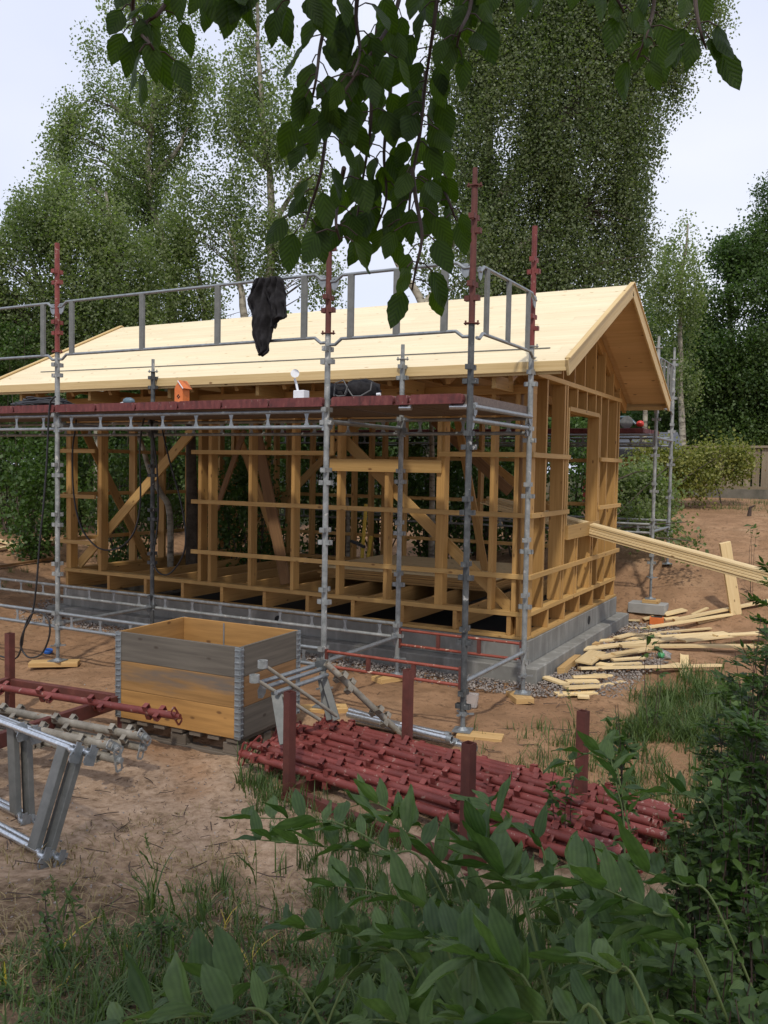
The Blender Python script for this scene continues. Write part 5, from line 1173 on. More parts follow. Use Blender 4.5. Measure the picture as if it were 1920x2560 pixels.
w = MB(); q = pt(803, 1664, 6.42); w.plate([(-.05, .03), (.03, .045), (.06, .0), (.03, -.05), (-.03, -.03)], q, CR, (0, 0, 1), .01); w.build('hook_plate', M['galvdark'], LF)
for (a, b_, t0, t1, lb) in (((662, 1664), (842, 1790), 5.8, 6.15, 'thin grey tube with a clamp end leaning across the crate, upper one'), ((642, 1700), (800, 1800), 5.75, 5.98, 'thin rusty tube with a clamp end leaning low against the crate')):
    r = T('clamp_tube', lb, 'tube', tuple(pt(*b_, t1)), 'thin clamp tubes leaning on the crate'); p = pt(*a, t0); q = pt(*b_, t1); MB().tube([p, q], .013, 10).build('tube', M['oldgrey'], r, True)
    d = (q - p).normalized(); e = p - d * .02; MB().pipe(e - Vector(CR) * .0 - Vector((0, 0, .025)), e + Vector((0, 0, .025)), .034, 16, .006).build('clamp', M['galvdirty'], r, True)
o = dup(gp0); p = pt(815, 1658, 6.35); q = pt(1002, 1835, 6.6); placepole(o, p, p + (q - p).normalized() * 1.0, .3)
for ch in list(o.children):
    if ch.name.startswith('tube'):
        mb = MB(); mb.pipe((0, 0, 0), (1.0, 0, 0), .0242, 14, .0035); pockets(mb, (0, 0, 0), (1.02, 0, 0), .0242, .16, .4, .056, .6); n_ = mb.build('tube', M['oldgrey'], None, True); n_.parent = o; bpy.data.objects.remove(ch)
    else: bpy.data.objects.remove(ch)
tag(o, 'muddy grey pole leaning from the crate corner down to the sand behind the red pile', None, 'loose scaffold poles')
# shiny tubes on the sand
for i, (a, b_, z, lb) in enumerate((((785 * 1, 1781), (1130, 1849), -.30, 'shiny galvanised tube on top of the pair on the sand behind the red pile'), ((790, 1771), (1145, 1858), -.35, 'shiny galvanised tube at the back of the bundle on the sand'), ((880, 1800), (1190, 1872), -.36, 'shiny galvanised tube nearest the red pile on the sand'), ((900, 1790), (1125, 1840), -.36, 'short shiny galvanised tube with a white label band'))):
    p = onz(a[0] + 85 * (i < 2), a[1] + 5 * (i < 2), z); q = onz(*b_, z); r = T('galvanised_tube', lb, 'tube', tuple(p), 'shiny tubes lying on the sand'); MB().pipe(p, q, .026, 16, .004).build('tube', M['galvbright'], r, True); d = (q - p).normalized()
    MB().pipe(q - d * .04, q - d * .002, .031, 16, .006).build('end_collar', M['galv'], r, True)
    if i == 1: MB().pipe(p.lerp(q, .5), p.lerp(q, .5) + d * .07, .0268, 16, .0006).build('label_band', M['white'], r, True)
# long boards through the window onto the bank
A0 = Vector((-1.35, 2.55, 1.30)); A1 = Vector((2.02, 1.70, .66)); ad = (A1 - A0).normalized(); E1 = A0 + ad * 5.4
k = 0
pos_ = ['top', 'upper', 'middle', 'lower', 'bottom']
for row in range(5):
    for c_ in range(2):
        side = ad.cross(Vector((0, 0, 1))).normalized(); up = side.cross(ad).normalized()
        o_ = side * (c_ * .1 - .05 + RND.uniform(-.012, .012)) + up * (-row * .0285) + ad * RND.uniform(-.15, .1)
        tag(MB().beam(A0 + o_, E1 + o_, .095, .024, up).build('long_board', M['scrap'], None, bevel=.002, loc=tuple(A0 + o_)), 'long pale board through the gable window, %s of the bundle on the %s side' % (pos_[row], ('near', 'far')[1 - c_]) if 0 else 'long pale board run through the gable window, %s row of the bundle, %s side' % (pos_[row], 'near' if c_ else 'far'), 'board', 'long boards run through the window')
q = gp(1844, 1540); tpt = at(1812, 1356, float((Vector(q) - Vector(CC)).dot(Vector(CF))) * .985)
tag(MB().beam(q - Vector((0, 0, .1)), tpt, .145, .045, Vector(CF)).build('wooden_stake', M['scrap'], None, bevel=.003, loc=tuple(q)), 'upright plank stake stuck in the sand behind the bundle of long boards', 'stake')
# scrap boards on the ground
def r6(x, y): return (1220 + x * .4219, 1000 + y * .4219)
def r3(x, y): return (1220 + x * .4219, 1600 + y * .4219)
SB = [(r6(550, 1508), r6(1410, 1408), .10, .02, 2, 'long pale scrap board lying along the pile, over the gravel end'), (r6(785, 1500), r6(1640, 1500), .12, .025, 3, 'long board crossing the right side of the scrap pile'),
      (r6(1145, 1478), r6(1660, 1422), .14, .022, 4, 'wide pale board on top at the right end of the scrap pile'), (r6(580, 1452), r6(1340, 1400), .07, .02, 1, 'narrow board at the back of the scrap pile'),
      (r6(805, 1408), r6(1320, 1362), .05, .02, 0, 'thin dark edged lath behind the scrap pile'), (r6(950, 1365), r6(1440, 1290), .08, .03, 1, 'narrow plank behind the orange box, pointing at the stake'),
      (r6(1100, 1335), r6(1700, 1210), .09, .03, 2, 'long plank rising towards the right edge behind the stake'), (r6(830, 1355), r6(970, 1366), .06, .02, 0, 'short lath left of the orange box'),
      (r6(800, 1312), r6(900, 1318), .11, .02, 0, 'short wide offcut nearest the concrete block'), (r6(1240, 1330), r6(1400, 1295), .07, .02, 0, 'short pointed offcut right of the orange box'),
      (r6(1208, 1284), r6(1302, 1240), .05, .02, 0, 'small splintered stick on the bare sand behind the scrap'), (r6(540, 1625), r6(1375, 1605), .10, .024, 2, 'long board at the front edge of the scrap pile'),
      (r6(565, 1605), r6(650, 1535), .18, .02, 3, 'broad offcut at the left of the scrap pile'), (r6(650, 1572), r6(955, 1515), .11, .02, 3, 'pale offcut across the middle of the scrap pile'),
      (r6(470, 1500), r6(650, 1468), .07, .06, 1, 'short thick yellow stud end on the gravel'), (r6(432, 1632), r6(530, 1550), .08, .07, 1, 'thick square timber end lying towards the house corner'),
      (r6(735, 1575), r6(925, 1562), .06, .02, 2, 'narrow offcut among the small pieces, upper one'), (r6(725, 1590), r6(905, 1582), .06, .02, 1, 'narrow offcut among the small pieces, lower one'),
      (r6(740, 1560), r6(880, 1538), .07, .02, 4, 'short offcut lying on the small pieces'), (r6(650, 1585), r6(740, 1600), .12, .02, 1, 'stubby offcut in the middle of the small pieces'),
      (r6(1040, 1592), r6(1140, 1575), .08, .02, 0, 'small offcut between the two long front boards'), (r6(1163, 1518), r6(1165, 1640), .09, .03, 0, 'board lying crosswise under the front long board'),
      (r6(760, 1450), r6(865, 1420), .09, .02, 3, 'angled offcut at the back left of the scrap pile'), (r6(820, 1412), r6(1020, 1408), .06, .02, 1, 'straight lath on the gravel behind the pile'),
      (r3(330, 242), r3(455, 287), .12, .02, 1, 'pale offcut with orange end lying askew near the scaffold foot'), (r3(510, 244), r3(700, 232), .06, .02, 1, 'narrow strip in the small front heap, highest one'),
      (r3(500, 256), r3(700, 255), .06, .02, 2, 'narrow strip in the small front heap, second from the back'), (r3(465, 272), r3(650, 268), .09, .02, 1, 'wider strip in the small front heap'),
      (r3(620, 292), r3(800, 260), .07, .02, 0, 'slanting strip at the right of the small front heap'), (r3(400, 333), r3(640, 325), .10, .02, 0, 'pale board in the nearest small heap, lower one'),
      (r3(455, 322), r3(650, 312), .11, .02, 2, 'pale board in the nearest small heap, upper one'), (r3(530, 347), r3(600, 350), .07, .02, 0, 'tiny offcut in front of the nearest small heap'), (r3(625, 218), r3(742, 225), .08, .02, 0, 'short strip under the front long board'),
      (r6(1040, 1290), r6(1165, 1262), .16, .02, 1, 'square panel offcut on the sand behind the orange box'), (r6(1045, 1308), r6(1130, 1300), .12, .02, 0, 'square panel offcut leaning on its twin'), (r6(920, 1308), r6(985, 1292), .09, .02, 0, 'tilted offcut beside the orange box'), (r6(1340, 1455), r6(1659, 1440), .08, .02, 5, 'narrow board lying over the wide one at the right')]
for a, b_, w_, h_, lv, lb in SB:
    p = gp(*a); q = gp(*b_); p.z += .018 + lv * .021; q.z += .018 + lv * .021
    tag(MB().beam(p, q, w_, h_, Vector((RND.uniform(-.12, .12), RND.uniform(-.12, .12), 1))).build('scrap_board', M['pad'] if h_ > .05 else M['scrap'], None, bevel=.001, loc=tuple(p)), lb, 'board', 'scrap boards on the ground by the house')
def r4_(x, y): return (x * .4219, 1000 + y * .4219)
for a, b_, w_, lb in ((r4_(-40, 840), r4_(235, 922), .10, 'pale board lying across the others at the far left'), (r4_(-40, 905), r4_(245, 850), .09, 'board under the crossing one at the far left'), (r4_(60, 905), r4_(325, 850), .09, 'board pointing at the left end of the house'), (r4_(110, 910), r4_(335, 868), .07, 'dark shaded board nearest the left scaffold leg'), (r4_(-40, 1012), r4_(330, 955), .05, 'thin lath alone on the left sand'), (r4_(255, 772), r4_(520, 785), .08, 'pole lying behind the left gable'), (r4_(640, 800), r4_(900, 806), .1, 'board lying behind the frame on the sand')):
    p = gp(*a); q = gp(*b_); p.z += .05; q.z += .05
    tag(MB().beam(p, q, w_, .035).build('loose_plank', M['scrap'] if w_ > .08 else M['brownwood'], None, bevel=.002, loc=tuple(p)), lb, 'plank', 'planks on the sand left of the house')
# small things
q = gp(*r6(997, 1338)); ob = T('orange_box', 'orange cardboard box lying among the scrap boards', 'box', tuple(q))
MB().beam((q.x - .09, q.y, q.z + .06), (q.x + .09, q.y + .03, q.z + .06), .12, .11).build('carton', M['orange'], ob, bevel=.004); MB().beam((q.x - .07, q.y - .01, q.z + .118), (q.x + .07, q.y + .02, q.z + .119), .08, .003).build('flap', M['dark'], ob)
q = gp(285 * .4219, 1632); MB_ = MB(); MB_.tube([(q.x, q.y, q.z + .01), (q.x + .004, q.y - .004, q.z + .032)], .05, 18); tag(MB_.build('blue_lid', M['blue'], None, True, loc=tuple(q)), 'round blue plastic lid on the sand by the looped cable', 'lid')
m, t, b, o = newmat('clear_plastic'); b.inputs['Base Color'].default_value = (.75, .72, .7, 1); b.inputs['Roughness'].default_value = .25; b.inputs['Transmission Weight'].default_value = .7; M['clear'] = m
q = gp(1178, 1770); MBb = MB(); MBb.plate([(-.05, 0), (.05, 0), (.062, .13), (-.062, .13)], (q.x, q.y, q.z), (1, .2, 0), (0, .1, 1), .06); tag(MBb.build('plastic_tub', M['clear'], None, bevel=.01, loc=tuple(q)), 'clear plastic tub standing on the sand behind the black scaffold leg', 'tub')
q = gp(*r6(1040, 1540)); pb = T('plastic_bag', 'crumpled white and green plastic bag on the scrap boards', 'bag', tuple(q)); blobmesh('bag_body', (q.x, q.y, q.z + .05), (.075, .05, .055), M['clear'], 3, pb, .6); blobmesh('bag_print', (q.x - .02, q.y - .025, q.z + .05), (.04, .045, .04), speck('green_print', [(.3, (.03, .22, .08)), (.7, (.05, .3, .1))], 9), 4, pb, .5)
# yellow trestle legs inside the house
yt = T('yellow_prop', 'yellow tool stand leaning behind the frame in the middle of the house', 'stand', (-1.9, 3.1, .3))
P0, P1 = ony(905, 1395, 3.1), ony(915, 1260, 3.1); MB().tube([P0, P1], .028, 10).build('leg', M['yellow'], yt, True); P0, P1 = ony(920, 1395, 3.15), ony(928, 1340, 3.15); MB().tube([P0, P1], .028, 10).build('leg', M['yellow'], yt, True)
P0, P1 = ony(878, 1352, 3.05), ony(912, 1368, 3.05); MB().beam(P0, P1, .05, .04).build('head', M['black'], yt, bevel=.004)
# ================================================================ foreground plants
def blades(name, clumps, mat, attr=None):
    """clumps: (x, y, n, height, spread, lean)"""
    Vs = []; As = []
    for (x, y, n, h, sp, ln) in clumps:
        a = NR.uniform(0, 2 * PI, n); r = sp * np.sqrt(NR.random(n)); bx_, by_ = x + r * np.cos(a), y + r * np.sin(a); bz = hg(bx_, by_) - .01
        H = h * NR.uniform(.45, 1.1, n); W = NR.uniform(.0016, .0038, n) * (1 + h); d = NR.uniform(0, 2 * PI, n) ; l_ = NR.uniform(.15, 1.0, n) * ln
        dx, dy = np.cos(d), np.sin(d); rows = []
        for k, u in enumerate((0, .3, .6, .85, 1.0)):
            ho = H * l_ * u ** 2; vz = H * (u - .35 * l_ * u ** 3); wv = W * (1, .95, .75, .4, .03)[k]
            px = bx_ + dx * ho; py = by_ + dy * ho; pz = bz + vz
            rows.append(np.stack([px - dy * wv, py + dx * wv, pz], 1)); rows.append(np.stack([px + dy * wv, py - dx * wv, pz], 1))
        V = np.stack(rows, 1); Vs.append(V.reshape(-1, 3)); As.append(np.repeat(np.clip(NR.random(n) * .8 + NR.random() * .3 - .05, 0, 1), 4))
    V = np.concatenate(Vs); n = len(V) // 10; q = np.array([(2 * k, 2 * k + 1, 2 * k + 3, 2 * k + 2) for k in range(4)]); F_ = (q[None] + (np.arange(n) * 10)[:, None, None]).reshape(-1, 4)
    return npmesh(name, V, F_, M[mat], None, np.concatenate(As))
def scatter(poly, n):
    xs = [p[0] for p in poly]; ys = [p[1] for p in poly]; out = []
    def inside(x, y):
        c = False; j = len(poly) - 1
        for i in range(len(poly)):
            if (ys[i] > y) != (ys[j] > y) and x < (xs[j] - xs[i]) * (y - ys[i]) / (ys[j] - ys[i]) + xs[i]: c = not c
            j = i
        return c
    while len(out) < n:
        x = RND.uniform(min(xs), max(xs)); y = RND.uniform(min(ys), max(ys))
        if inside(x, y): out.append(gp(x, y))
    return out
CL = []
for p in scatter([(-40, 2330), (250, 2280), (420, 2200), (640, 2150), (760, 2260), (900, 2500), (960, 2700), (-40, 2700)], 240): CL.append((p.x, p.y, RND.choice((4, 8, 14, 26)), RND.uniform(.03, .12), .06, 1.2))
for p in scatter([(330, 2260), (700, 2180), (900, 2330), (950, 2640), (200, 2640)], 75): CL.append((p.x, p.y, RND.randint(6, 26), RND.uniform(.10, .27), .05, .9))
for p in scatter([(600, 1890), (700, 1900), (760, 2050), (700, 2110), (610, 2010)], 34): CL.append((p.x, p.y, 26, RND.uniform(.08, .2), .06, .8))
for p in scatter([(720, 2000), (1000, 2080), (1150, 2200), (1100, 2400), (800, 2350)], 60): CL.append((p.x, p.y, 22, RND.uniform(.08, .22), .06, .8))
for p in scatter([(1530, 1850), (1600, 1740), (1720, 1690), (1880, 1760), (1900, 1870), (1700, 1870)], 95): CL.append((p.x, p.y, 42, RND.uniform(.14, .34), .10, 1.1))
for p in scatter([(1340, 1880), (1560, 1810), (1940, 1850), (1960, 2300), (1560, 2150), (1400, 2000)], 150): CL.append((p.x, p.y, 20, RND.uniform(.10, .28), .07, .9))
for p in scatter([(1120, 1840), (1400, 1800), (1500, 1850), (1450, 1960), (1200, 1920)], 40): CL.append((p.x, p.y, 8, RND.uniform(.06, .2), .08, .9))
for p in scatter([(900, 2250), (1960, 2250), (1960, 2700), (900, 2700)], 260): CL.append((p.x, p.y, 26, RND.uniform(.10, .30), .07, .8))
for p in scatter([(1620, 1640), (1920, 1500), (1920, 1720), (1700, 1720)], 14): CL.append((p.x, p.y, 14, RND.uniform(.05, .2), .05, .8))
for p in scatter([(-40, 2420), (250, 2360), (600, 2330), (900, 2450), (900, 2680), (-40, 2680)], 95): CL.append((p.x, p.y, 14, RND.uniform(.08, .22), .07, 1.3))
tag(blades('grass', CL, 'grass'), kind='stuff')
CB = []
for p in scatter([(1960, 1560), (2400, 1560), (2600, 2300), (1980, 2300)], 150): CB.append((p.x, p.y, 26, RND.uniform(.08, .3), .09, .9))
for p in scatter([(1940, 1265), (2560, 1280), (2560, 1330), (1940, 1290)], 50): CB.append((p.x, p.y, 26, RND.uniform(.08, .25), .25, .9))
for p in scatter([(-20, 1270), (160, 1275), (300, 1310), (130, 1345), (-20, 1340)], 60): CB.append((p.x, p.y, 40, RND.uniform(.1, .35), .3, .7))
for p in scatter([(0, 1420), (300, 1400), (300, 1480), (0, 1500)], 6): CB.append((p.x, p.y, 20, .14, .06, .7))
for p in scatter([(1740, 1250), (1940, 1250), (1940, 1280), (1740, 1275)], 25): CB.append((p.x, p.y, 26, RND.uniform(.05, .14), .2, .8))
for p in scatter([(300, 1300), (1300, 1320), (1300, 1250), (300, 1240)], 90): CB.append((p.x, p.y, 40, RND.uniform(.1, .35), .35, .7))
tag(blades('far_grass', CB, 'grass'), kind='stuff')
# straw, twigs and fallen litter
CS = []
for p in scatter([(-40, 2080), (500, 2020), (640, 2100), (900, 2300), (1000, 2640), (-40, 2640)], 420): CS.append((p.x, p.y, 8, RND.uniform(.03, .09), .12, 2.6))
for p in scatter([(640, 1930), (1000, 2080), (1900, 2100), (1900, 1900), (1300, 1880)], 110): CS.append((p.x, p.y, 8, RND.uniform(.03, .10), .12, 2.6))
for p in scatter([(1700, 1245), (1940, 1250), (1940, 1290), (1750, 1285)], 50): CS.append((p.x, p.y, 10, RND.uniform(.05, .1), .3, 2.0))
tag(blades('dry_grass', CS, 'straw'), kind='stuff')
def twigs(name, pts, lmin, lmax, mat):
    mb = MB()
    for p in pts:
        a = RND.uniform(0, PI); l = RND.uniform(lmin, lmax); q = Vector((p.x + l * math.cos(a), p.y + l * math.sin(a), 0)); q.z = g(q.x, q.y) + .018
        m_ = (p + q) / 2 + Vector((RND.uniform(-.09, .09) * l, RND.uniform(-.09, .09) * l, .006)); mb.tube([p + Vector((0, 0, .016)), m_, q], .0013 + l * .011, 4, False)
    return tag(mb.build(name, M[mat], None), kind='stuff')
twigs('fallen_twigs', scatter([(0, 2000), (300, 1950), (700, 2000), (800, 2300), (600, 2540), (0, 2540)], 120) + scatter([(1150, 1780), (1500, 1720), (1550, 1850), (1200, 1900)], 45) + scatter([(650, 1720), (1000, 1780), (1100, 1720), (700, 1650)], 16), .03, .16, 'twig')
twigs('bark_crumbs', scatter([(0, 1560), (550, 1620), (560, 1760), (0, 1700)], 90) + scatter([(1150, 1760), (1550, 1700), (1560, 1850), (1200, 1900)], 120) + scatter([(1560, 1290), (1900, 1300), (1900, 1560), (1560, 1500)], 260) + scatter([(300, 1880), (640, 1900), (640, 2150), (250, 2100)], 150), .012, .035, 'twig')
# seeding grass stalks
for i, (x0, y0, x1, y1, lb) in enumerate(((400, 2260, 362, 2085, 'tall seeding grass stalk in front of the guard frames'), (480, 2330, 330, 2190, 'leaning seed stalk left of the big round leaves'), (160, 2420, 128, 2190, 'thin seed stalk at the lower left'), (215, 2440, 170, 2230, 'bluish seed stalk beside the thin one at the lower left'), (550, 2420, 505, 2230, 'seeding grass stalk at the bottom between grass tufts'), (640, 2230, 632, 2055, 'tall seed stalk beside the leaf tips of the broad herb'), (1445, 1870, 1418, 1720, 'tall grass stalk behind the far rack post'))):
    b_ = gp(x0, y0); tt = (b_ - Vector(CC)).dot(Vector(CF)); tp_ = at(x1, y1, tt); r = T('grass_stalk', lb, 'grass stalk', tuple(b_), 'seeding grass stalks'); MB().tube(smoothline([b_, b_.lerp(tp_, .5) + Vector((.01, 0, .01)), tp_]), .0022, 5, True).build('stem', M['stem'], r)
    LS = LeafSet()
    for k in range(26): f = .72 + .28 * RND.random(); LS.add(b_.lerp(tp_, f), (RND.uniform(-1, 1), RND.uniform(-1, 1), RND.uniform(.2, 1)), (RND.uniform(-1, 1), RND.uniform(-1, 1), .3), RND.uniform(.012, .024), .3, False)
    for k in range(3): LS.add(b_.lerp(tp_, .1 + .2 * k), (RND.uniform(-1, 1), RND.uniform(-1, 1), 1.2), (RND.uniform(-1, 1), 1, .3), RND.uniform(.10, .16), .07, False)
    LS.build('seed_head', M['grass'], r)
YB = [(gp(x, y), x, y) for x, y in ((150, 2380), (170, 2480), (330, 2370), (560, 2330), (620, 2420), (470, 2360), (20, 2470))]
tag(blades('yellow_blades', [(p.x, p.y, 3, .14, .02, 1.3) for p, _, _ in YB], 'yleaf'), kind='stuff')
# broad-leaved arching herb (two ranks of pointed leaves)
SG = 'arching broad-leaved herb stems in the foreground'
def seal(pts, t0, t1, label, n=11, size=.125, asp=.42, rad=.0032, tip=0.0):
    P = [at(x, y, t0 + (t1 - t0) * i / (len(pts) - 1)) for i, (x, y) in enumerate(pts)]
    e = P[-1]; d = (P[-1] - P[-2]).normalized(); gz = g(e.x, e.y); hh2 = e.z - gz
    if hh2 > .05:
        q = e + Vector((d.x, d.y, 0)).normalized() * hh2 * .35; q.z = gz; P += [e.lerp(q, .5) + Vector((d.x, d.y, 0)) * .06 * hh2, q - Vector((0, 0, .02))]
    S = smoothline(P, 6); m_ = len(S); root = T('broad_leaved_herb', label, 'plant', tuple(S[-1]), SG)
    MB().tube(S, rad, 7, True, rs=[rad * (.45 + .75 * i / m_) for i in range(m_)]).build('stem', M['stem'], root, True)
    # arc length limited to the visible part
    nv = 6 * (len(pts) - 1); LS = LeafSet(); side0 = RND.choice((1, -1))
    for k in range(n):
        f = (k + .2) / n; i = min(int(f * nv), m_ - 2); p = S[i].lerp(S[i + 1], (f * nv) % 1); td = (S[max(i - 1, 0)] - S[min(i + 2, m_ - 1)]).normalized()
        sd = side0 if k % 2 else -side0; hor = Vector((-td.y, td.x, 0)); 
        hor = hor.normalized() if hor.length > .1 else Vector(CR)
        lift = RND.choice((RND.uniform(-.2, .3), RND.uniform(.3, .95))); dd = hor * sd * RND.uniform(.55, .95) + Vector((0, 0, 1)) * lift + td * RND.uniform(.35, .7)
        nn2 = Vector((0, 0, 1)) * .8 - hor * sd * .9 + Vector((RND.uniform(-.7, .7), RND.uniform(-.7, .7), RND.uniform(-.3, .4)))
        sz = size * (.62 + .5 * math.sin(PI * min(1, (f + .12) * .95))) * RND.uniform(.75, 1.15); LS.add(p, dd, nn2, sz, asp * RND.uniform(.82, 1.2), False, RND.uniform(.05, .3))
    LS.add(S[0], (S[0] - S[2]), (0, 0, 1), size * .7, asp, False, .15)
    LS.build('leaves', M['seal'], root); return root
def n5(*p): return [(600 + x * .4219, 1960 + y * .4219) for x, y in p]
def n6(*p): return [(1220 + x * .4219, 1960 + y * .4219) for x, y in p]
SL_ = [(n5((40, 200), (250, 205), (480, 212), (600, 240), (800, 350), (1000, 560)), 2.45, 2.2, 'herb stem reaching farthest left in front of the red rack rail', 13, .12),
       (n5((110, 330), (300, 350), (500, 370), (650, 385), (850, 430), (1100, 480)), 2.3, 2.2, 'herb stem just below the one reaching farthest left', 12, .11),
       (n5((560, 605), (730, 625), (930, 675), (1080, 730), (1180, 850)), 2.05, 1.95, 'herb stem with a row of upright leaves in the middle foreground', 11, .115),
       (n5((300, 850), (510, 865), (640, 895), (840, 970), (1000, 1080)), 2.0, 1.95, 'herb stem low over the grass left of the middle', 10, .12),
       (n5((850, 890), (1100, 910), (1300, 950), (1500, 1040), (1680, 1150)), 1.75, 1.65, 'herb stem crossing the lower middle with small edge-on leaves', 12, .10),
       (n5((800, 210), (900, 250), (1060, 330), (1200, 500), (1300, 650)), 2.6, 2.3, 'herb stem climbing against the red poles, with long pale leaves', 12, .135),
       (n5((640, 140), (780, 110), (900, 160), (1000, 230), (1120, 330)), 2.7, 2.6, 'herb tip with pale leaves before the rack rail', 9, .11),
       (n5((1360, 380), (1480, 470), (1600, 570), (1700, 720)), 2.3, 2.1, 'herb stem with insect-holed leaves right of the near rack post', 9, .14),
       (n6((640, 465), (820, 470), (940, 520), (1150, 600), (1350, 720)), 2.3, 2.1, 'herb stem under the right ends of the red poles', 11, .125),
       (n6((310, 575), (500, 570), (620, 595), (800, 670), (1000, 770), (1200, 920)), 2.0, 1.85, 'long pale herb stem across the dark hollow at the lower right', 12, .125),
       (n6((-40, 330), (60, 520), (150, 620), (230, 780)), 2.1, 2.0, 'herb stem with broad leaves right below the near rack post', 9, .14),
       (n6((500, 1050), (620, 1075), (740, 1120), (900, 1220)), 1.7, 1.6, 'herb stem with four upright holed leaves at the lower right', 8, .105),
       (n6((-150, 1390), (0, 1400), (250, 1410), (500, 1420), (700, 1440)), 1.42, 1.35, 'nearest herb stem along the bottom edge with very large leaves', 11, .125),
       (n6((-100, 1010), (0, 1040), (150, 1120), (300, 1330)), 1.5, 1.45, 'herb stem near the bottom with large drooping leaves', 8, .12),
       ([(430, 2500), (530, 2471), (641, 2461), (760, 2480)], 1.75, 1.7, 'herb with large leaves at the bottom left of the middle', 7, .12),
       ([(300, 2560), (420, 2545), (560, 2540), (700, 2570)], 1.5, 1.5, 'herb with big grey-green leaves cut by the bottom edge', 8, .12),
       (n6((730, -140), (760, 0), (800, 180), (810, 400)), 2.7, 2.5, 'yellowish herb stem standing up across the ends of the red poles', 6, .11),
       (n6((480, -130), (600, -180), (730, -120), (790, 30)), 3.2, 3.0, 'herb tip in front of the far right rack post', 8, .12),
       (n6((900, 100), (1050, 60), (1200, 80), (1330, 200)), 3.0, 2.8, 'herb stem at the right among the grass behind the pole ends', 9, .12),
       (n6((0, 120), (100, 230), (250, 300), (350, 480)), 2.5, 2.3, 'herb stem before the near ends of the red poles', 9, .12),
       (n6((900, 820), (1000, 850), (1150, 930), (1300, 1100)), 1.9, 1.8, 'herb stem in the dark hollow near the right edge', 8, .11)]
for pts, t0, t1, lb, n_, sz in SL_: seal(pts, t0, t1, lb, n_ + 1, sz)
cells = [('bottom centre', 900, 1150, 2330, 2560), ('lower middle', 1000, 1350, 2180, 2420), ('lower right', 1350, 1750, 2300, 2560), ('middle right', 1350, 1750, 2150, 2350)]
words = ['dark shaded herb stem low in the %s of the leafy mass', 'second dark shaded herb stem in the %s, behind others', 'half hidden herb stem in the %s, leaning right to left', 'short herb stem deep in the %s of the leafy mass', 'bent herb stem in the %s with dull leaves', 'herb stem in the %s with its tip under other leaves']
for cn, xa, xb, ya, yb in cells:
    for wd in words:
        x = RND.uniform(xa, xb); y = RND.uniform(ya, yb); t0 = float(np.interp(y, [2100, 2300, 2560], [2.75, 2.2, 1.7])) + RND.uniform(-.05, .25); q = RND.uniform(.7, 1.2); dxs = RND.choice((1, 1, -1))
        seal([(x, y), (x + 95 * q * dxs, y + 5), (x + 190 * q * dxs, y + 45), (x + 270 * q * dxs, y + 130)], t0, t0 - .1, wd % cn, 10, RND.uniform(.10, .125))
# pinnate shrubs and mixed leafy growth on the right
def pinn(LS, mb, p, d, up, L_, n=6, lf=.04):
    d = d.normalized(); side = d.cross(up).normalized(); e = p + d * L_ - Vector((0, 0, .12 * L_)); mb.tube([p, p.lerp(e, .5) + Vector((0, 0, .04 * L_)), e], .0012, 4, False)
    for k in range(n):
        f = .2 + .75 * k / n; q = p.lerp(e, f) + Vector((0, 0, .04 * L_ * math.sin(PI * f)))
        for s in (1, -1): LS.add(q, side * s + d * .55 + Vector((0, 0, RND.uniform(-.25, .15))), up + side * .2 * s, lf * (.9 + .4 * math.sin(PI * f)), .38, False, .1)
    LS.add(e, d, up, lf, .36, False, .1)
def shrub(label, px, py, rx, ry, t, n, kind, lf=.055, leaf='bushleaf', zspread=.5, nm='shrub'):
    c = at(px, py, t); s = t / F0; gz = g(c.x, c.y); root = T(nm, label, 'shrub', (c.x, c.y, gz), 'leafy growth at the right edge'); LS = LeafSet(); mb = MB(); ns_ = max(3, n // 9); ends = []
    for k in range(ns_):
        a = RND.uniform(-1, 1); b2 = RND.uniform(-1, 1); e = c + Vector(CR) * a * rx * s + Vector((0, 0, 1)) * b2 * ry * s + Vector(CF) * RND.uniform(-1, 1) * zspread * rx * s * 1.3
        b0 = Vector((c.x + (e.x - c.x) * .4, c.y + (e.y - c.y) * .4, gz - .02)); e.z = max(e.z, gz + .08); mid = b0.lerp(e, .55) + Vector((RND.uniform(-.05, .05), RND.uniform(-.05, .05), .05)); S = smoothline([b0, mid, e], 6); mb.tube(S, .003, 5, False, rs=[.0034 * (1 - .7 * i / len(S)) for i in range(len(S))]); ends.append(S)
    for k in range(n):
        S = ends[k % ns_]; i = int(len(S) * RND.uniform(.35, 1)) - 1; p = S[i]; d = Vector((RND.uniform(-1, 1), RND.uniform(-1, 1), RND.uniform(-.1, .7)))
        if kind == 'pinnate': pinn(LS, mb, p, d, Vector((RND.uniform(-.4, .4), RND.uniform(-.4, .4), 1)).normalized(), RND.uniform(.10, .17), 6, lf)
        else:
            for j in range(4): LS.add(p + Vector((RND.uniform(-.03, .03), RND.uniform(-.03, .03), RND.uniform(-.03, .03))), (RND.uniform(-1, 1), RND.uniform(-1, 1), RND.uniform(-.4, .6)), (RND.uniform(-.6, .6), RND.uniform(-.6, .6), 1), lf * RND.uniform(.6, 1.2), .52, False, .12)
    mb.build('stems', M['twig'], root); LS.build('foliage', M[leaf], root); return root
shrub('feathery-leaved sapling at the right edge below the long boards', 1925, 1470, 40, 60, 5.2, 26, 'pinnate', .06)
shrub('tall feathery-leaved shrub at the right edge beside the scrap boards', 1900, 1640, 60, 110, 3.6, 90, 'pinnate', .042)
shrub('loose feathery shrub leaning in front of the grass tuft', 1840, 1700, 90, 100, 3.8, 60, 'pinnate', .042)
shrub('dense dark shrub at the right edge level with the grass tuft', 1900, 1850, 60, 120, 3.0, 110, 'pinnate', .042, 'bushleaf')
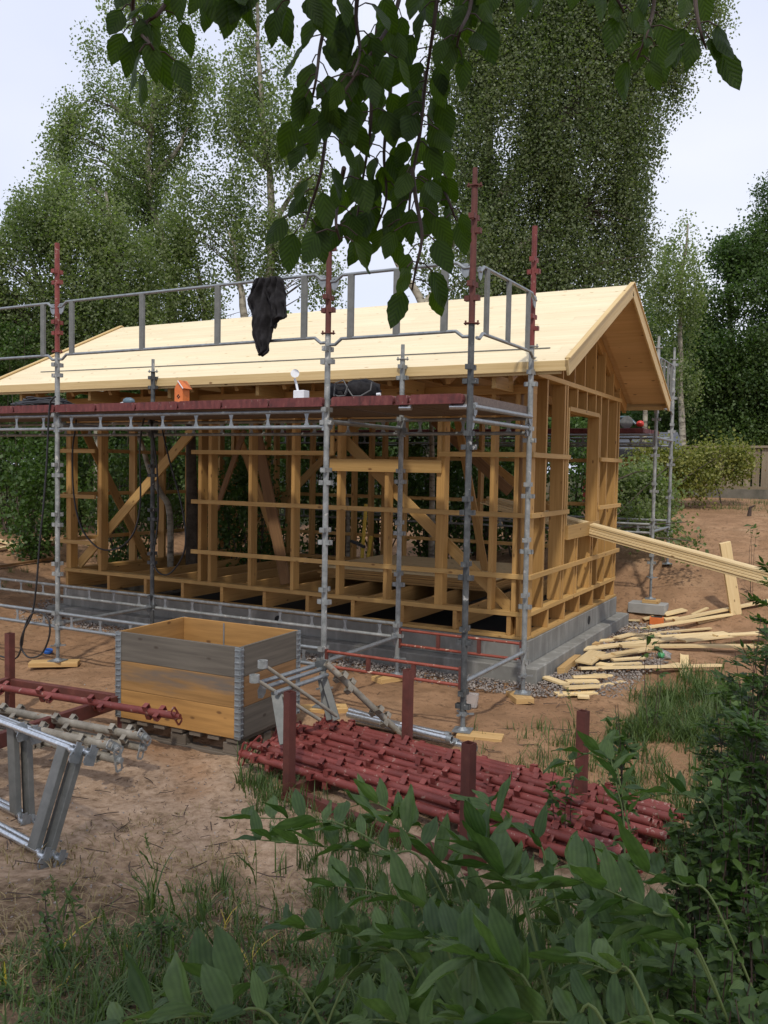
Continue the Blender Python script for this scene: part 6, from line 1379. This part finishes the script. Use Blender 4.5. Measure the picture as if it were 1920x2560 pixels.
shrub('dark broad-leaved shrub at the right edge beside the pole ends', 1880, 2050, 80, 120, 2.7, 170, 'plain', .055, 'bushleaf')
shrub('mixed leafy shrub right of the ends of the red poles', 1780, 2000, 90, 90, 3.2, 110, 'plain', .06, 'seal')
shrub('dark lobed-leaf shrub at the lower right corner', 1880, 2300, 90, 130, 2.2, 170, 'plain', .05, 'bushleaf')
shrub('light leafy shrub above the lower right corner', 1780, 2400, 110, 90, 2.0, 120, 'plain', .048, 'seal')
shrub('dark shrub in the very corner at the lower right', 1860, 2520, 120, 90, 1.8, 130, 'plain', .05, 'bushleaf')
shrub('small weed with toothed leaves among the grass left of the right shrubs', 1600, 1800, 70, 50, 4.0, 30, 'plain', .07, 'seal')
shrub('low weed at the foot of the grass tuft', 1420, 1900, 50, 30, 4.6, 16, 'plain', .06, 'bushleaf')
shrub('small weed growing up between the scrap boards', 1640, 1590, 30, 24, 6.6, 10, 'plain', .07, 'bushleaf')
shrub('tiny green weed on the sand bank', 1885, 1318, 18, 8, 12.0, 6, 'plain', .09, 'bushleaf')

for lb, px, py, rx, ry, t_, n_ in (('dense leafy weed bank behind the shrubs at the right edge', 1860, 1930, 110, 90, 3.9, 200), ('leafy weeds filling the right edge above the corner', 1900, 2180, 80, 110, 3.0, 190), ('low weeds between the pole ends and the right shrubs', 1700, 2120, 90, 60, 3.3, 120), ('mixed weeds below the long pale herb stem', 1560, 2420, 150, 110, 2.6, 190), ('low dark weeds under the herb leaves in the bottom middle', 1180, 2460, 170, 90, 2.6, 150), ('small broad weeds left of the herb leaves at the bottom', 760, 2480, 130, 70, 2.5, 60), ('leafy weeds against the grass tuft at the right edge', 1890, 1760, 60, 80, 4.6, 120)):
    shrub(lb, px, py, rx, ry, t_, n_, 'plain', .05, RND.choice(('bushleaf', 'seal')), .8)

for lb, px, py, rx, ry, t_, n_ in (('low weeds along the bottom left edge among the grass', 150, 2520, 150, 40, 3.0, 40), ('patch of small leaves in the grass left of the herb tips', 420, 2420, 110, 40, 3.1, 34), ('small weed patch at the lower left under the guard frames', 120, 2380, 60, 30, 3.4, 16)):
    shrub(lb, px, py, rx, ry, t_, n_, 'plain', .03, 'bushleaf', 1.5)

for lb, px, py, rx, ry, t_, n_ in (('shrub just outside the right edge beside the scrap boards', 2060, 1700, 90, 110, 3.9, 70), ('shrub outside the right edge near the viewer', 2080, 2050, 120, 130, 3.0, 90), ('low shrub outside the right edge further back', 2220, 1620, 120, 80, 5.0, 70)):
    shrub(lb, px, py, rx, ry, t_, n_, 'plain', .06, 'bushleaf', .8)
